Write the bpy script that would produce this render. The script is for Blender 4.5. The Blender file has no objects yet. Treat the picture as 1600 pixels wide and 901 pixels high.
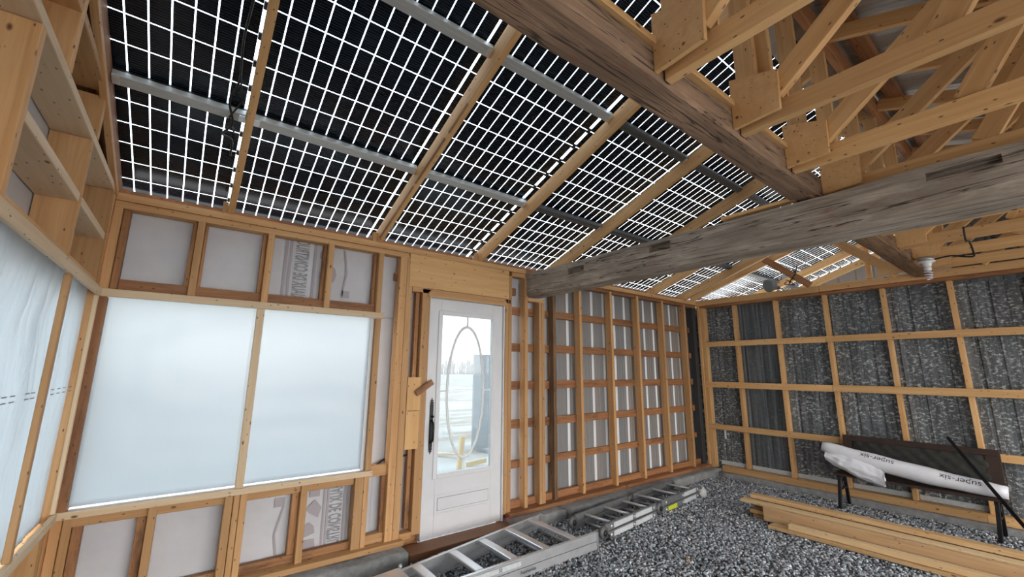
import bpy, bmesh, math, random
import numpy as np
from mathutils import Vector, Matrix, Euler, noise

random.seed(7)
rng = np.random.default_rng(7)
SC = bpy.context.scene
COL = SC.collection

# ------------------------------------------------------------------ camera
FPX, YAW, PITCH, ROLL, CAMH = 652.75, math.radians(37.155), math.radians(11.0), math.radians(0.479), 1.47
fw = Vector((math.sin(YAW) * math.cos(PITCH), math.cos(YAW) * math.cos(PITCH), math.sin(PITCH)))
rt = Vector((math.cos(YAW), -math.sin(YAW), 0))
up = rt.cross(fw)
RT = rt * math.cos(ROLL) + up * math.sin(ROLL)
UP = -rt * math.sin(ROLL) + up * math.cos(ROLL)
cam_data = bpy.data.cameras.new('camera')
cam_data.sensor_width = 36
cam_data.lens = FPX / 1600 * 36
cam_data.clip_start = 0.02
cam_data.clip_end = 600
cam = bpy.data.objects.new('camera', cam_data)
COL.objects.link(cam)
m = Matrix((RT, UP, -fw)).transposed().to_4x4()
m.translation = Vector((0, 0, CAMH))
cam.matrix_world = m
SC.camera = cam

# ------------------------------------------------------------------ sky
world = bpy.data.worlds.new('overcast_sky')
SC.world = world
world.use_nodes = True
wn, wl = world.node_tree.nodes, world.node_tree.links
wn.clear()
tc = wn.new('ShaderNodeTexCoord')
sx = wn.new('ShaderNodeSeparateXYZ')
wl.new(tc.outputs['Generated'], sx.inputs[0])
rp = wn.new('ShaderNodeValToRGB')
rp.color_ramp.elements[0].position = 0.0
rp.color_ramp.elements[0].color = (1.0, 0.955, 0.90, 1)
rp.color_ramp.elements[1].position = 0.75
rp.color_ramp.elements[1].color = (0.80, 0.90, 1.0, 1)
wl.new(sx.outputs['Z'], rp.inputs[0])
bg = wn.new('ShaderNodeBackground')
bg.inputs['Strength'].default_value = 5.0
wl.new(rp.outputs[0], bg.inputs[0])
wo = wn.new('ShaderNodeOutputWorld')
wl.new(bg.outputs[0], wo.inputs[0])

SC.view_settings.view_transform = 'Standard'
SC.view_settings.look = 'None'
SC.view_settings.gamma = 1
SC.view_settings.use_curve_mapping = False
SC.view_settings.exposure = 0.55

# ------------------------------------------------------------------ materials
def new_mat(name):
    mt = bpy.data.materials.new(name)
    mt.use_nodes = True
    nt = mt.node_tree
    nt.nodes.clear()
    out = nt.nodes.new('ShaderNodeOutputMaterial')
    return mt, nt, out

def N(nt, t, **kw):
    n = nt.nodes.new(t)
    for k, v in kw.items():
        if k.startswith('i_'):
            n.inputs[k[2:].replace('_', ' ')].default_value = v
        else:
            setattr(n, k, v)
    return n

def mixc(nt, fac, a, b, mode='MIX'):
    n = nt.nodes.new('ShaderNodeMix')
    n.data_type = 'RGBA'
    n.blend_type = mode
    for sock, v in ((n.inputs[0], fac), (n.inputs[6], a), (n.inputs[7], b)):
        if hasattr(v, 'is_output'):
            nt.links.new(v, sock)
        elif isinstance(v, (int, float)):
            sock.default_value = v
        else:
            sock.default_value = (*v, 1)
    return n.outputs[2]

def ramp(nt, src, p0, c0, p1, c1, interp='LINEAR'):
    r = nt.nodes.new('ShaderNodeValToRGB')
    r.color_ramp.interpolation = interp
    e = r.color_ramp.elements
    e[0].position, e[1].position = p0, p1
    e[0].color = (*c0, 1) if not isinstance(c0, (int, float)) else (c0, c0, c0, 1)
    e[1].color = (*c1, 1) if not isinstance(c1, (int, float)) else (c1, c1, c1, 1)
    nt.links.new(src, r.inputs[0])
    return r.outputs[0]

def objcoord(nt, scale, rnd=True):
    t = N(nt, 'ShaderNodeTexCoord')
    mp = N(nt, 'ShaderNodeMapping')
    mp.inputs['Scale'].default_value = scale
    nt.links.new(t.outputs['Object'], mp.inputs[0])
    if rnd:
        oi = N(nt, 'ShaderNodeObjectInfo')
        sc = N(nt, 'ShaderNodeMath', operation='MULTIPLY')
        sc.inputs[1].default_value = 57.0
        nt.links.new(oi.outputs['Random'], sc.inputs[0])
        cb = N(nt, 'ShaderNodeCombineXYZ')
        for i in range(3):
            nt.links.new(sc.outputs[0], cb.inputs[i])
        nt.links.new(cb.outputs[0], mp.inputs['Location'])
    return mp.outputs[0]

def wood(name, light, dark, knot=(0.10, 0.035, 0.012), var=0.35, rough=0.62, knots=True, grime=0.0):
    mt, nt, out = new_mat(name)
    L = nt.links
    g = N(nt, 'ShaderNodeTexNoise', i_Scale=1.0, i_Detail=5.0, i_Roughness=0.6, i_Distortion=0.6)
    L.new(objcoord(nt, (1.6, 34, 34)), g.inputs['Vector'])
    col = mixc(nt, ramp(nt, g.outputs[0], 0.35, 0, 0.72, 1), light, dark)
    # broad tone
    b = N(nt, 'ShaderNodeTexNoise', i_Scale=1.0, i_Detail=2.0)
    L.new(objcoord(nt, (1.2, 5, 5)), b.inputs['Vector'])
    col = mixc(nt, ramp(nt, b.outputs[0], 0.4, 0, 0.75, 0.5), col, dark)
    oi = N(nt, 'ShaderNodeObjectInfo')
    hv = N(nt, 'ShaderNodeHueSaturation')
    mr = N(nt, 'ShaderNodeMapRange')
    mr.inputs[3].default_value = 1 - var * 0.6
    mr.inputs[4].default_value = 1 + var * 0.4
    L.new(oi.outputs['Random'], mr.inputs[0])
    L.new(mr.outputs[0], hv.inputs['Value'])
    L.new(col, hv.inputs['Color'])
    col = hv.outputs[0]
    if knots:
        v = N(nt, 'ShaderNodeTexVoronoi', i_Scale=1.0, i_Randomness=1.0)
        L.new(objcoord(nt, (5.5, 11, 11)), v.inputs['Vector'])
        col = mixc(nt, ramp(nt, v.outputs['Distance'], 0.05, 0.9, 0.10, 0), col, knot)
        v2 = N(nt, 'ShaderNodeTexVoronoi', i_Scale=1.0, i_Randomness=1.0)
        L.new(objcoord(nt, (14, 34, 34)), v2.inputs['Vector'])
        col = mixc(nt, ramp(nt, v2.outputs['Distance'], 0.09, 0.85, 0.13, 0), col, (0.05, 0.03, 0.02))
    if grime:
        gn = N(nt, 'ShaderNodeTexNoise', i_Scale=1.0, i_Detail=6.0, i_Roughness=0.7)
        L.new(objcoord(nt, (3, 12, 12)), gn.inputs['Vector'])
        col = mixc(nt, ramp(nt, gn.outputs[0], 0.5, 0, 0.68, grime), col, (0.06, 0.03, 0.015))
    bs = N(nt, 'ShaderNodeBsdfPrincipled')
    bs.inputs['Roughness'].default_value = rough
    L.new(col, bs.inputs['Base Color'])
    bp = N(nt, 'ShaderNodeBump', i_Strength=0.25, i_Distance=0.002)
    L.new(g.outputs[0], bp.inputs['Height'])
    L.new(bp.outputs[0], bs.inputs['Normal'])
    L.new(bs.outputs[0], out.inputs[0])
    return mt

def plain(name, col, rough=0.6, metal=0.0, bump=0.0, bscale=60, var=None, vscale=8, spec=None):
    mt, nt, out = new_mat(name)
    L = nt.links
    bs = N(nt, 'ShaderNodeBsdfPrincipled')
    bs.inputs['Base Color'].default_value = (*col, 1)
    bs.inputs['Roughness'].default_value = rough
    bs.inputs['Metallic'].default_value = metal
    if spec is not None:
        bs.inputs['Specular IOR Level'].default_value = spec
    if var is not None:
        n = N(nt, 'ShaderNodeTexNoise', i_Scale=vscale, i_Detail=5.0, i_Roughness=0.65)
        L.new(objcoord(nt, (1, 1, 1)), n.inputs['Vector'])
        L.new(mixc(nt, ramp(nt, n.outputs[0], 0.35, 0, 0.7, 1), col, var), bs.inputs['Base Color'])
    if bump:
        n = N(nt, 'ShaderNodeTexNoise', i_Scale=bscale, i_Detail=4.0)
        L.new(objcoord(nt, (1, 1, 1)), n.inputs['Vector'])
        b = N(nt, 'ShaderNodeBump', i_Strength=bump, i_Distance=0.004)
        L.new(n.outputs[0], b.inputs['Height'])
        L.new(b.outputs[0], bs.inputs['Normal'])
    L.new(bs.outputs[0], out.inputs[0])
    return mt

M = {}
M['pine'] = wood('new_pine', (0.62, 0.365, 0.165), (0.47, 0.235, 0.085))
M['pine_light'] = wood('pale_and_lit_pine', (0.74, 0.57, 0.38), (0.64, 0.46, 0.28), var=0.15)  # pale strips; lightened too for window light painted on the left blocking
M['truss'] = wood('truss_pine', (0.72, 0.445, 0.20), (0.58, 0.31, 0.115), var=0.25)
M['old'] = wood('aged_shaded_pine', (0.40, 0.185, 0.075), (0.24, 0.09, 0.032), var=0.3, grime=0.55)  # aged wood, with the shade behind the studs mixed into its dark tone
M['rough'] = wood('rough_pine', (0.50, 0.255, 0.10), (0.28, 0.11, 0.04), var=0.3, grime=0.8)
M['ply'] = wood('plywood', (0.73, 0.44, 0.19), (0.62, 0.34, 0.13), var=0.15)
M['stack'] = wood('lumber', (0.68, 0.46, 0.235), (0.50, 0.265, 0.10), var=0.45)
M['stack_pale'] = wood('pale_lumber', (0.78, 0.58, 0.33), (0.66, 0.42, 0.20), var=0.15)
M['stack_tan'] = wood('tan_lumber', (0.55, 0.36, 0.19), (0.42, 0.24, 0.11), var=0.2)
M['stack_dark'] = wood('brown_lumber', (0.38, 0.20, 0.085), (0.24, 0.10, 0.04), var=0.3, grime=0.4)
M['sillwood'] = wood('brown_stained_wood', (0.26, 0.115, 0.055), (0.19, 0.08, 0.035), var=0.05, knots=False)

def hewn(name, light, dark, crack):
    mt, nt, out = new_mat(name)
    L = nt.links
    g = N(nt, 'ShaderNodeTexNoise', i_Scale=1.0, i_Detail=9.0, i_Roughness=0.72, i_Distortion=0.8)
    L.new(objcoord(nt, (2.2, 26, 26)), g.inputs['Vector'])
    b = N(nt, 'ShaderNodeTexNoise', i_Scale=1.0, i_Detail=5.0, i_Roughness=0.6)
    L.new(objcoord(nt, (2.0, 6, 6)), b.inputs['Vector'])
    col = mixc(nt, ramp(nt, g.outputs[0], 0.35, 0, 0.66, 1), dark, light)
    col = mixc(nt, ramp(nt, b.outputs[0], 0.42, 0.75, 0.62, 0), col, dark)
    w = N(nt, 'ShaderNodeTexNoise', i_Scale=1.0, i_Detail=3.0, i_Distortion=1.2)
    L.new(objcoord(nt, (0.9, 22, 22)), w.inputs['Vector'])
    ab = N(nt, 'ShaderNodeMath', operation='SUBTRACT')
    ab.inputs[1].default_value = 0.5
    L.new(w.outputs[0], ab.inputs[0])
    ab2 = N(nt, 'ShaderNodeMath', operation='ABSOLUTE')
    L.new(ab.outputs[0], ab2.inputs[0])
    col = mixc(nt, ramp(nt, ab2.outputs[0], 0.004, 0.9, 0.018, 0), col, crack)
    r = N(nt, 'ShaderNodeTexNoise', i_Scale=1.0, i_Detail=4.0)
    L.new(objcoord(nt, (5, 14, 14)), r.inputs['Vector'])
    col = mixc(nt, ramp(nt, r.outputs[0], 0.66, 0, 0.72, 0.5), col, (0.25, 0.09, 0.05))
    bs = N(nt, 'ShaderNodeBsdfPrincipled')
    bs.inputs['Roughness'].default_value = 0.85
    L.new(col, bs.inputs['Base Color'])
    bp = N(nt, 'ShaderNodeBump', i_Strength=0.7, i_Distance=0.01)
    L.new(g.outputs[0], bp.inputs['Height'])
    L.new(bp.outputs[0], bs.inputs['Normal'])
    L.new(bs.outputs[0], out.inputs[0])
    return mt
M['tie'] = hewn('weathered_grey_timber', (0.60, 0.52, 0.43), (0.22, 0.175, 0.135), (0.035, 0.026, 0.02))
M['beam'] = hewn('weathered_brown_timber', (0.47, 0.30, 0.19), (0.19, 0.115, 0.07), (0.03, 0.018, 0.012))
M['oldpost'] = hewn('old_grey_brown_post', (0.34, 0.20, 0.10), (0.15, 0.08, 0.04), (0.03, 0.02, 0.012))
M['hole'] = plain('mortise_wood', (0.03, 0.024, 0.02), 0.95)

M['wrap'] = plain('house_wrap', (0.55, 0.545, 0.57), 0.5, bump=0.6, bscale=5, var=(0.62, 0.62, 0.64), vscale=3)
M['print'] = plain('wrap_grey_print', (0.27, 0.27, 0.29), 0.6)
M['print2'] = plain('wrap_pale_print', (0.40, 0.36, 0.385), 0.6)
M['white'] = plain('white_paint', (0.72, 0.72, 0.73), 0.4, var=(0.66, 0.66, 0.68), vscale=4)
M['groove'] = plain('door_groove_shade', (0.26, 0.26, 0.28), 0.5)  # dark tone paints the shade inside the moulded door grooves
M['came'] = plain('caming', (0.74, 0.76, 0.75), 0.35)
M['iron'] = plain('black_iron', (0.02, 0.02, 0.022), 0.4, metal=0.6)
M['rust'] = plain('rusty_brown', (0.025, 0.015, 0.012), 0.8, var=(0.05, 0.022, 0.013), vscale=12)
M['blackmesh'] = plain('black_fabric', (0.018, 0.019, 0.017), 0.9, bump=0.8, bscale=40, var=(0.035, 0.033, 0.027), vscale=14)
M['alu'] = plain('aluminium', (0.62, 0.63, 0.65), 0.38, metal=0.9, var=(0.5, 0.51, 0.53), vscale=10)
M['alu_dull'] = plain('dull_aluminium', (0.50, 0.51, 0.52), 0.5, metal=0.6, var=(0.40, 0.40, 0.41), vscale=9)
M['alu_dark'] = plain('grey_anodised_rail', (0.135, 0.135, 0.135), 0.55, metal=0.4)
M['alu_mid'] = plain('grey_ladder_aluminium', (0.27, 0.275, 0.28), 0.5, metal=0.6, var=(0.20, 0.20, 0.205), vscale=9)
M['galv'] = plain('galvanised_rail', (0.55, 0.565, 0.55), 0.5, metal=0.35)
M['bright'] = plain('bright_rung', (0.80, 0.81, 0.83), 0.3, metal=0.7)
M['plug'] = plain('black_plastic', (0.012, 0.012, 0.013), 0.5)
M['sticker'] = plain('pale_sticker', (0.62, 0.64, 0.65), 0.5, var=(0.45, 0.47, 0.48), vscale=60)
M['yellow'] = plain('yellow_sticker', (0.55, 0.60, 0.03), 0.5)
M['ink'] = plain('black_ink', (0.015, 0.015, 0.017), 0.6)
M['concrete'] = plain('concrete', (0.34, 0.34, 0.33), 0.9, bump=0.6, bscale=30, var=(0.20, 0.20, 0.195), vscale=14)
M['lump'] = plain('dried_mortar', (0.62, 0.61, 0.58), 0.9, bump=1.0, bscale=40, var=(0.35, 0.34, 0.32), vscale=20)
M['cornershade'] = plain('corner_shade_grey', (0.035, 0.035, 0.036), 0.6)  # stands in for the unlit corner, its shade put into the colour
M['cable'] = plain('black_cable', (0.012, 0.012, 0.012), 0.5)
M['porcelain'] = plain('porcelain', (0.75, 0.75, 0.74), 0.25)
M['bulb'] = plain('frosted_bulb', (0.70, 0.64, 0.70), 0.3)
M['bagred'] = plain('red_print', (0.5, 0.05, 0.05), 0.5)
M['bag'] = plain('white_plastic_bag', (0.65, 0.65, 0.66), 0.4)
M['soil'] = plain('dark_gravel_bed', (0.07, 0.074, 0.078), 0.95, bump=1.0, bscale=50, var=(0.12, 0.125, 0.13), vscale=60)
M['box'] = plain('grey_blue_panel', (0.26, 0.29, 0.32), 0.7)
M['stake'] = plain('yellow_stake', (0.75, 0.52, 0.22), 0.7)
M['bark'] = plain('bare_tree_bark', (0.42, 0.41, 0.42), 0.95)
M['flood'] = plain('grey_housing', (0.18, 0.19, 0.20), 0.5)
M['rollwhite'] = plain('white_poly_roll', (0.74, 0.74, 0.76), 0.35, bump=0.5, bscale=14, var=(0.64, 0.64, 0.68), vscale=7)

def sheet_mat(name, tint, crease, see, gloss):
    # milky polyethylene: part diffuse transmission, part blurred see-through
    mt, nt, out = new_mat(name)
    L = nt.links
    tr = N(nt, 'ShaderNodeBsdfTranslucent')
    tr.inputs[0].default_value = (*tint, 1)
    rf = N(nt, 'ShaderNodeBsdfRefraction')
    rf.inputs['Color'].default_value = (*tint, 1)
    rf.inputs['Roughness'].default_value = 0.55
    rf.inputs['IOR'].default_value = 1.12
    mx = N(nt, 'ShaderNodeMixShader')
    mx.inputs[0].default_value = see
    L.new(tr.outputs[0], mx.inputs[1])
    L.new(rf.outputs[0], mx.inputs[2])
    gl = N(nt, 'ShaderNodeBsdfGlossy')
    gl.inputs['Roughness'].default_value = 0.25
    gl.inputs['Color'].default_value = (0.9, 0.9, 0.9, 1)
    df = N(nt, 'ShaderNodeBsdfDiffuse')
    df.inputs[0].default_value = (0.75, 0.78, 0.80, 1)
    m1 = N(nt, 'ShaderNodeMixShader')
    m1.inputs[0].default_value = 0.2
    L.new(mx.outputs[0], m1.inputs[1])
    L.new(df.outputs[0], m1.inputs[2])
    m2 = N(nt, 'ShaderNodeMixShader')
    m2.inputs[0].default_value = gloss
    L.new(m1.outputs[0], m2.inputs[1])
    L.new(gl.outputs[0], m2.inputs[2])
    n = N(nt, 'ShaderNodeTexNoise', i_Scale=1.0, i_Detail=4.0, i_Distortion=0.7)
    L.new(objcoord(nt, (7, 7, 1.6)), n.inputs['Vector'])
    bp = N(nt, 'ShaderNodeBump', i_Strength=crease, i_Distance=0.03)
    L.new(n.outputs[0], bp.inputs['Height'])
    for sh in (tr, rf, gl, df):
        L.new(bp.outputs[0], sh.inputs['Normal'])
    L.new(m2.outputs[0], out.inputs[0])
    return mt
M['sheet'] = sheet_mat('milky_poly_sheet', (0.425, 0.46, 0.48), 0.04, 0.62, 0.04)
M['sheet2'] = sheet_mat('creased_poly_sheet', (0.47, 0.51, 0.535), 0.6, 0.3, 0.12)

def glass_mat(name, haze, tint):
    mt, nt, out = new_mat(name)
    L = nt.links
    tp = N(nt, 'ShaderNodeBsdfTransparent')
    tp.inputs[0].default_value = (*tint, 1)
    gl = N(nt, 'ShaderNodeBsdfGlossy')
    gl.inputs['Roughness'].default_value = 0.05
    mx = N(nt, 'ShaderNodeMixShader')
    mx.inputs[0].default_value = 0.05
    L.new(tp.outputs[0], mx.inputs[1])
    L.new(gl.outputs[0], mx.inputs[2])
    res = mx.outputs[0]
    if haze:
        tl = N(nt, 'ShaderNodeBsdfTranslucent')
        tl.inputs[0].default_value = (0.35, 0.38, 0.40, 1)
        m2 = N(nt, 'ShaderNodeMixShader')
        m2.inputs[0].default_value = haze
        L.new(res, m2.inputs[1])
        L.new(tl.outputs[0], m2.inputs[2])
        res = m2.outputs[0]
    L.new(res, out.inputs[0])
    return mt
M['doorglass'] = glass_mat('door_glass', 0.10, (0.52, 0.55, 0.555))
M['pvglass'] = glass_mat('panel_glass', 0.0, (0.92, 0.95, 0.97))

def cell_mat():
    mt, nt, out = new_mat('solar_cell')
    L = nt.links
    w = N(nt, 'ShaderNodeTexWave', i_Scale=1.0)
    w.bands_direction = 'Y'
    L.new(objcoord(nt, (1, 22, 1), rnd=False), w.inputs['Vector'])
    col = mixc(nt, ramp(nt, w.outputs[0], 0.80, 0, 0.95, 1), (0.004, 0.007, 0.013), (0.022, 0.030, 0.046))
    bs = N(nt, 'ShaderNodeBsdfPrincipled')
    bs.inputs['Roughness'].default_value = 0.22
    bs.inputs['Specular IOR Level'].default_value = 0.35
    L.new(col, bs.inputs['Base Color'])
    L.new(bs.outputs[0], out.inputs[0])
    return mt
M['cell'] = cell_mat()

def siding_mat():
    mt, nt, out = new_mat('siding_backside')
    L = nt.links
    n = N(nt, 'ShaderNodeTexNoise', i_Scale=1.0, i_Detail=3.0)
    L.new(objcoord(nt, (9, 9, 0.25)), n.inputs['Vector'])
    col = mixc(nt, ramp(nt, n.outputs[0], 0.4, 0, 0.6, 1), (0.235, 0.235, 0.24), (0.285, 0.245, 0.22))
    bs = N(nt, 'ShaderNodeBsdfPrincipled')
    bs.inputs['Roughness'].default_value = 0.45
    bs.inputs['Metallic'].default_value = 0.15
    L.new(col, bs.inputs['Base Color'])
    L.new(bs.outputs[0], out.inputs[0])
    return mt
M['siding'] = siding_mat()
M['sidingrib'] = plain('rib_highlight_white_stick', (0.80, 0.81, 0.82), 0.4)  # ribs coloured white for the light they catch; the pale stick is really white

def galv_mat(name, speck):
    mt, nt, out = new_mat(name)
    L = nt.links
    v = N(nt, 'ShaderNodeTexVoronoi', i_Scale=1.0)
    L.new(objcoord(nt, (30, 30, 40)), v.inputs['Vector'])
    big = N(nt, 'ShaderNodeTexNoise', i_Scale=1.0, i_Detail=3.0, i_Roughness=0.6)
    L.new(objcoord(nt, (3.5, 3.5, 5)), big.inputs['Vector'])
    fine = N(nt, 'ShaderNodeTexNoise', i_Scale=1.0, i_Detail=6.0, i_Roughness=0.75)
    L.new(objcoord(nt, (26, 26, 44)), fine.inputs['Vector'])
    st = N(nt, 'ShaderNodeTexNoise', i_Scale=1.0, i_Detail=3.0)
    L.new(objcoord(nt, (30, 30, 1.2)), st.inputs['Vector'])
    f1 = ramp(nt, fine.outputs[0], 0.52, 0, 0.62, 1)
    f2 = ramp(nt, big.outputs[0], 0.32, 0.3, 0.54, 1)
    mm = N(nt, 'ShaderNodeMath', operation='MULTIPLY')
    L.new(f1, mm.inputs[0])
    L.new(f2, mm.inputs[1])
    m2 = N(nt, 'ShaderNodeMath', operation='MULTIPLY')
    L.new(mm.outputs[0], m2.inputs[0])
    m2.inputs[1].default_value = speck
    base = mixc(nt, ramp(nt, st.outputs[0], 0.4, 0, 0.7, 1), (0.065, 0.075, 0.080), (0.16, 0.178, 0.195))
    col = mixc(nt, m2.outputs[0], base, (0.60, 0.62, 0.60))
    bs = N(nt, 'ShaderNodeBsdfPrincipled')
    bs.inputs['Roughness'].default_value = 0.6
    bs.inputs['Metallic'].default_value = 0.1
    L.new(col, bs.inputs['Base Color'])
    b = N(nt, 'ShaderNodeBump', i_Strength=0.3, i_Distance=0.004)
    L.new(fine.outputs[0], b.inputs['Height'])
    L.new(b.outputs[0], bs.inputs['Normal'])
    L.new(bs.outputs[0], out.inputs[0])
    return mt
M['galvwall'] = galv_mat('speckled_galvanised', 0.95)
M['galvplain'] = galv_mat('dark_galvanised', 0.12)

def roofsteel_mat():
    mt, nt, out = new_mat('roof_steel_underside')
    L = nt.links
    n = N(nt, 'ShaderNodeTexNoise', i_Scale=1.0, i_Detail=4.0)
    L.new(objcoord(nt, (8, 1, 8)), n.inputs['Vector'])
    col = mixc(nt, ramp(nt, n.outputs[0], 0.4, 0, 0.65, 1), (0.40, 0.40, 0.385), (0.52, 0.52, 0.50))
    bs = N(nt, 'ShaderNodeBsdfPrincipled')
    bs.inputs['Roughness'].default_value = 0.38
    bs.inputs['Metallic'].default_value = 0.55
    L.new(col, bs.inputs['Base Color'])
    L.new(bs.outputs[0], out.inputs[0])
    return mt
M['roofsteel'] = roofsteel_mat()

def stone_mat():
    mt, nt, out = new_mat('gravel_stone')
    L = nt.links
    at = N(nt, 'ShaderNodeAttribute', attribute_name='tone')
    bs = N(nt, 'ShaderNodeBsdfPrincipled')
    bs.inputs['Roughness'].default_value = 0.8
    L.new(at.outputs['Color'], bs.inputs['Base Color'])
    L.new(bs.outputs[0], out.inputs[0])
    return mt
M['stone'] = stone_mat()

def yard_mat():
    mt, nt, out = new_mat('frosty_field')
    L = nt.links
    n = N(nt, 'ShaderNodeTexNoise', i_Scale=1.0, i_Detail=6.0, i_Roughness=0.65)
    L.new(objcoord(nt, (0.25, 0.9, 1), rnd=False), n.inputs['Vector'])
    col = mixc(nt, ramp(nt, n.outputs[0], 0.42, 0, 0.58, 1), (0.34, 0.28, 0.22), (0.58, 0.57, 0.56))
    bs = N(nt, 'ShaderNodeBsdfPrincipled')
    bs.inputs['Roughness'].default_value = 0.9
    L.new(col, bs.inputs['Base Color'])
    L.new(bs.outputs[0], out.inputs[0])
    return mt
M['yard'] = yard_mat()

# ------------------------------------------------------------------ object helpers
def link(name, mesh, mat, parent=None):
    o = bpy.data.objects.new(name, mesh)
    COL.objects.link(o)
    if mat is not None:
        mesh.materials.append(mat)
    if parent is not None:
        o.parent = parent
    return o

def wpos(o):
    p = Vector((0, 0, 0))
    while o is not None:
        p = p + o.location
        o = o.parent
    return p

def empty(name, loc=(0, 0, 0), label=None, cat=None, group=None, kind=None, parent=None):
    o = bpy.data.objects.new(name, None)
    o.empty_display_size = 0.1
    COL.objects.link(o)
    o.location = loc
    tag(o, label, cat, group, kind)
    return o

def tag(o, label=None, cat=None, group=None, kind=None):
    if label: o['label'] = label
    if cat: o['category'] = cat
    if group: o['group'] = group
    if kind: o['kind'] = kind
    return o

def place(o, M4, parent):
    """world matrix M4 for o under a parent chain that only translates or is a placed part"""
    if parent is not None:
        o.parent = parent
        pm = parent_world(parent)
        o.matrix_basis = pm.inverted() @ M4
    else:
        o.matrix_basis = M4

def parent_world(o):
    mm = o.matrix_basis.copy()
    p = o.parent
    while p is not None:
        mm = p.matrix_basis @ mm
        p = p.parent
    return mm

BOXC = {}
def box_mesh(name, l, w, t, bev):
    key = (round(l, 3), round(w, 4), round(t, 4), round(bev, 4))
    if key in BOXC:
        return BOXC[key].copy()
    bm = bmesh.new()
    bmesh.ops.create_cube(bm, size=1)
    bmesh.ops.scale(bm, vec=(l, w, t), verts=bm.verts)
    if bev:
        bmesh.ops.bevel(bm, geom=bm.edges[:], offset=min(bev, 0.3 * min(l, w, t)), segments=1, affect='EDGES')
    me = bpy.data.meshes.new(name)
    bm.to_mesh(me)
    bm.free()
    BOXC[key] = me
    return me.copy()

def board(name, a, b, w, t, wdir, mat, parent=None, bev=0.0025):
    """length from a to b (centre line), width w along wdir, thickness t"""
    a, b = Vector(a), Vector(b)
    X = (b - a)
    l = X.length
    X.normalize()
    Y = Vector(wdir)
    Y = (Y - X * Y.dot(X)).normalized()
    Z = X.cross(Y)
    me = box_mesh(name, l, w, t, bev)
    o = link(name, me, mat)
    M4 = Matrix((X, Y, Z)).transposed().to_4x4()
    M4.translation = (a + b) / 2
    place(o, M4, parent)
    return o

def bx(name, x0, x1, y0, y1, z0, z1, mat, parent=None, bev=0.0025):
    d = [x1 - x0, y1 - y0, z1 - z0]
    c = Vector(((x0 + x1) / 2, (y0 + y1) / 2, (z0 + z1) / 2))
    i = d.index(max(d))
    e = Vector((0, 0, 0)); e[i] = d[i] / 2
    j = (i + 1) % 3
    wd = Vector((0, 0, 0)); wd[j] = 1
    return board(name, c - e, c + e, d[j], d[(i + 2) % 3], wd, mat, parent, bev)

def raw(name, verts, faces, mat, parent=None, smooth=False, loc=None):
    me = bpy.data.meshes.new(name)
    if loc is None:
        loc = Vector(np.mean(np.array([tuple(v) for v in verts]), axis=0))
    loc = Vector(loc)
    me.from_pydata([tuple(Vector(v) - loc) for v in verts], [], faces)
    if smooth:
        for p in me.polygons:
            p.use_smooth = True
    o = link(name, me, mat)
    place(o, Matrix.Translation(loc), parent)
    return o

def tube(name, pts, r, mat, parent=None, seg=10, cap=True, radii=None, flat=None):
    pts = [Vector(p) for p in pts]
    vs, fs = [], []
    n = len(pts)
    prev = None
    for i, p in enumerate(pts):
        d = (pts[min(i + 1, n - 1)] - pts[max(i - 1, 0)]).normalized()
        if prev is None:
            a = d.orthogonal().normalized()
        else:
            a = (prev - d * prev.dot(d)).normalized()
        prev = a
        b = d.cross(a)
        rr = radii[i] if radii else r
        for k in range(seg):
            th = 2 * math.pi * k / seg
            vs.append(p + (a * math.cos(th) + b * math.sin(th)) * rr)
    for i in range(n - 1):
        for k in range(seg):
            k2 = (k + 1) % seg
            fs.append((i * seg + k, i * seg + k2, (i + 1) * seg + k2, (i + 1) * seg + k))
    if cap:
        fs.append(tuple(range(seg - 1, -1, -1)))
        fs.append(tuple((n - 1) * seg + k for k in range(seg)))
    return raw(name, vs, fs, mat, parent, smooth=True)

def smooth(pts, n=5):
    P_ = [Vector(p) for p in pts]
    out = []
    for i in range(len(P_) - 1):
        p0, p1, p2, p3 = P_[max(i - 1, 0)], P_[i], P_[i + 1], P_[min(i + 2, len(P_) - 1)]
        for k in range(n):
            t = k / n
            out.append(0.5 * ((2 * p1) + (p2 - p0) * t + (2 * p0 - 5 * p1 + 4 * p2 - p3) * t * t + (3 * p1 - p0 - 3 * p2 + p3) * t ** 3))
    out.append(P_[-1])
    return out

def prism(name, poly, ext, mat, parent=None):
    """closed planar polygon extruded by vector ext"""
    poly = [Vector(p) for p in poly]
    ext = Vector(ext)
    n = len(poly)
    vs = poly + [p + ext for p in poly]
    fs = [tuple(range(n)), tuple(range(2 * n - 1, n - 1, -1))]
    for i in range(n):
        j = (i + 1) % n
        fs.append((i, i + n, j + n, j))
    o = raw(name, vs, fs, mat, parent)
    bm = bmesh.new(); bm.from_mesh(o.data)
    bmesh.ops.recalc_face_normals(bm, faces=bm.faces[:])
    bm.to_mesh(o.data); bm.free()
    return o

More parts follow.
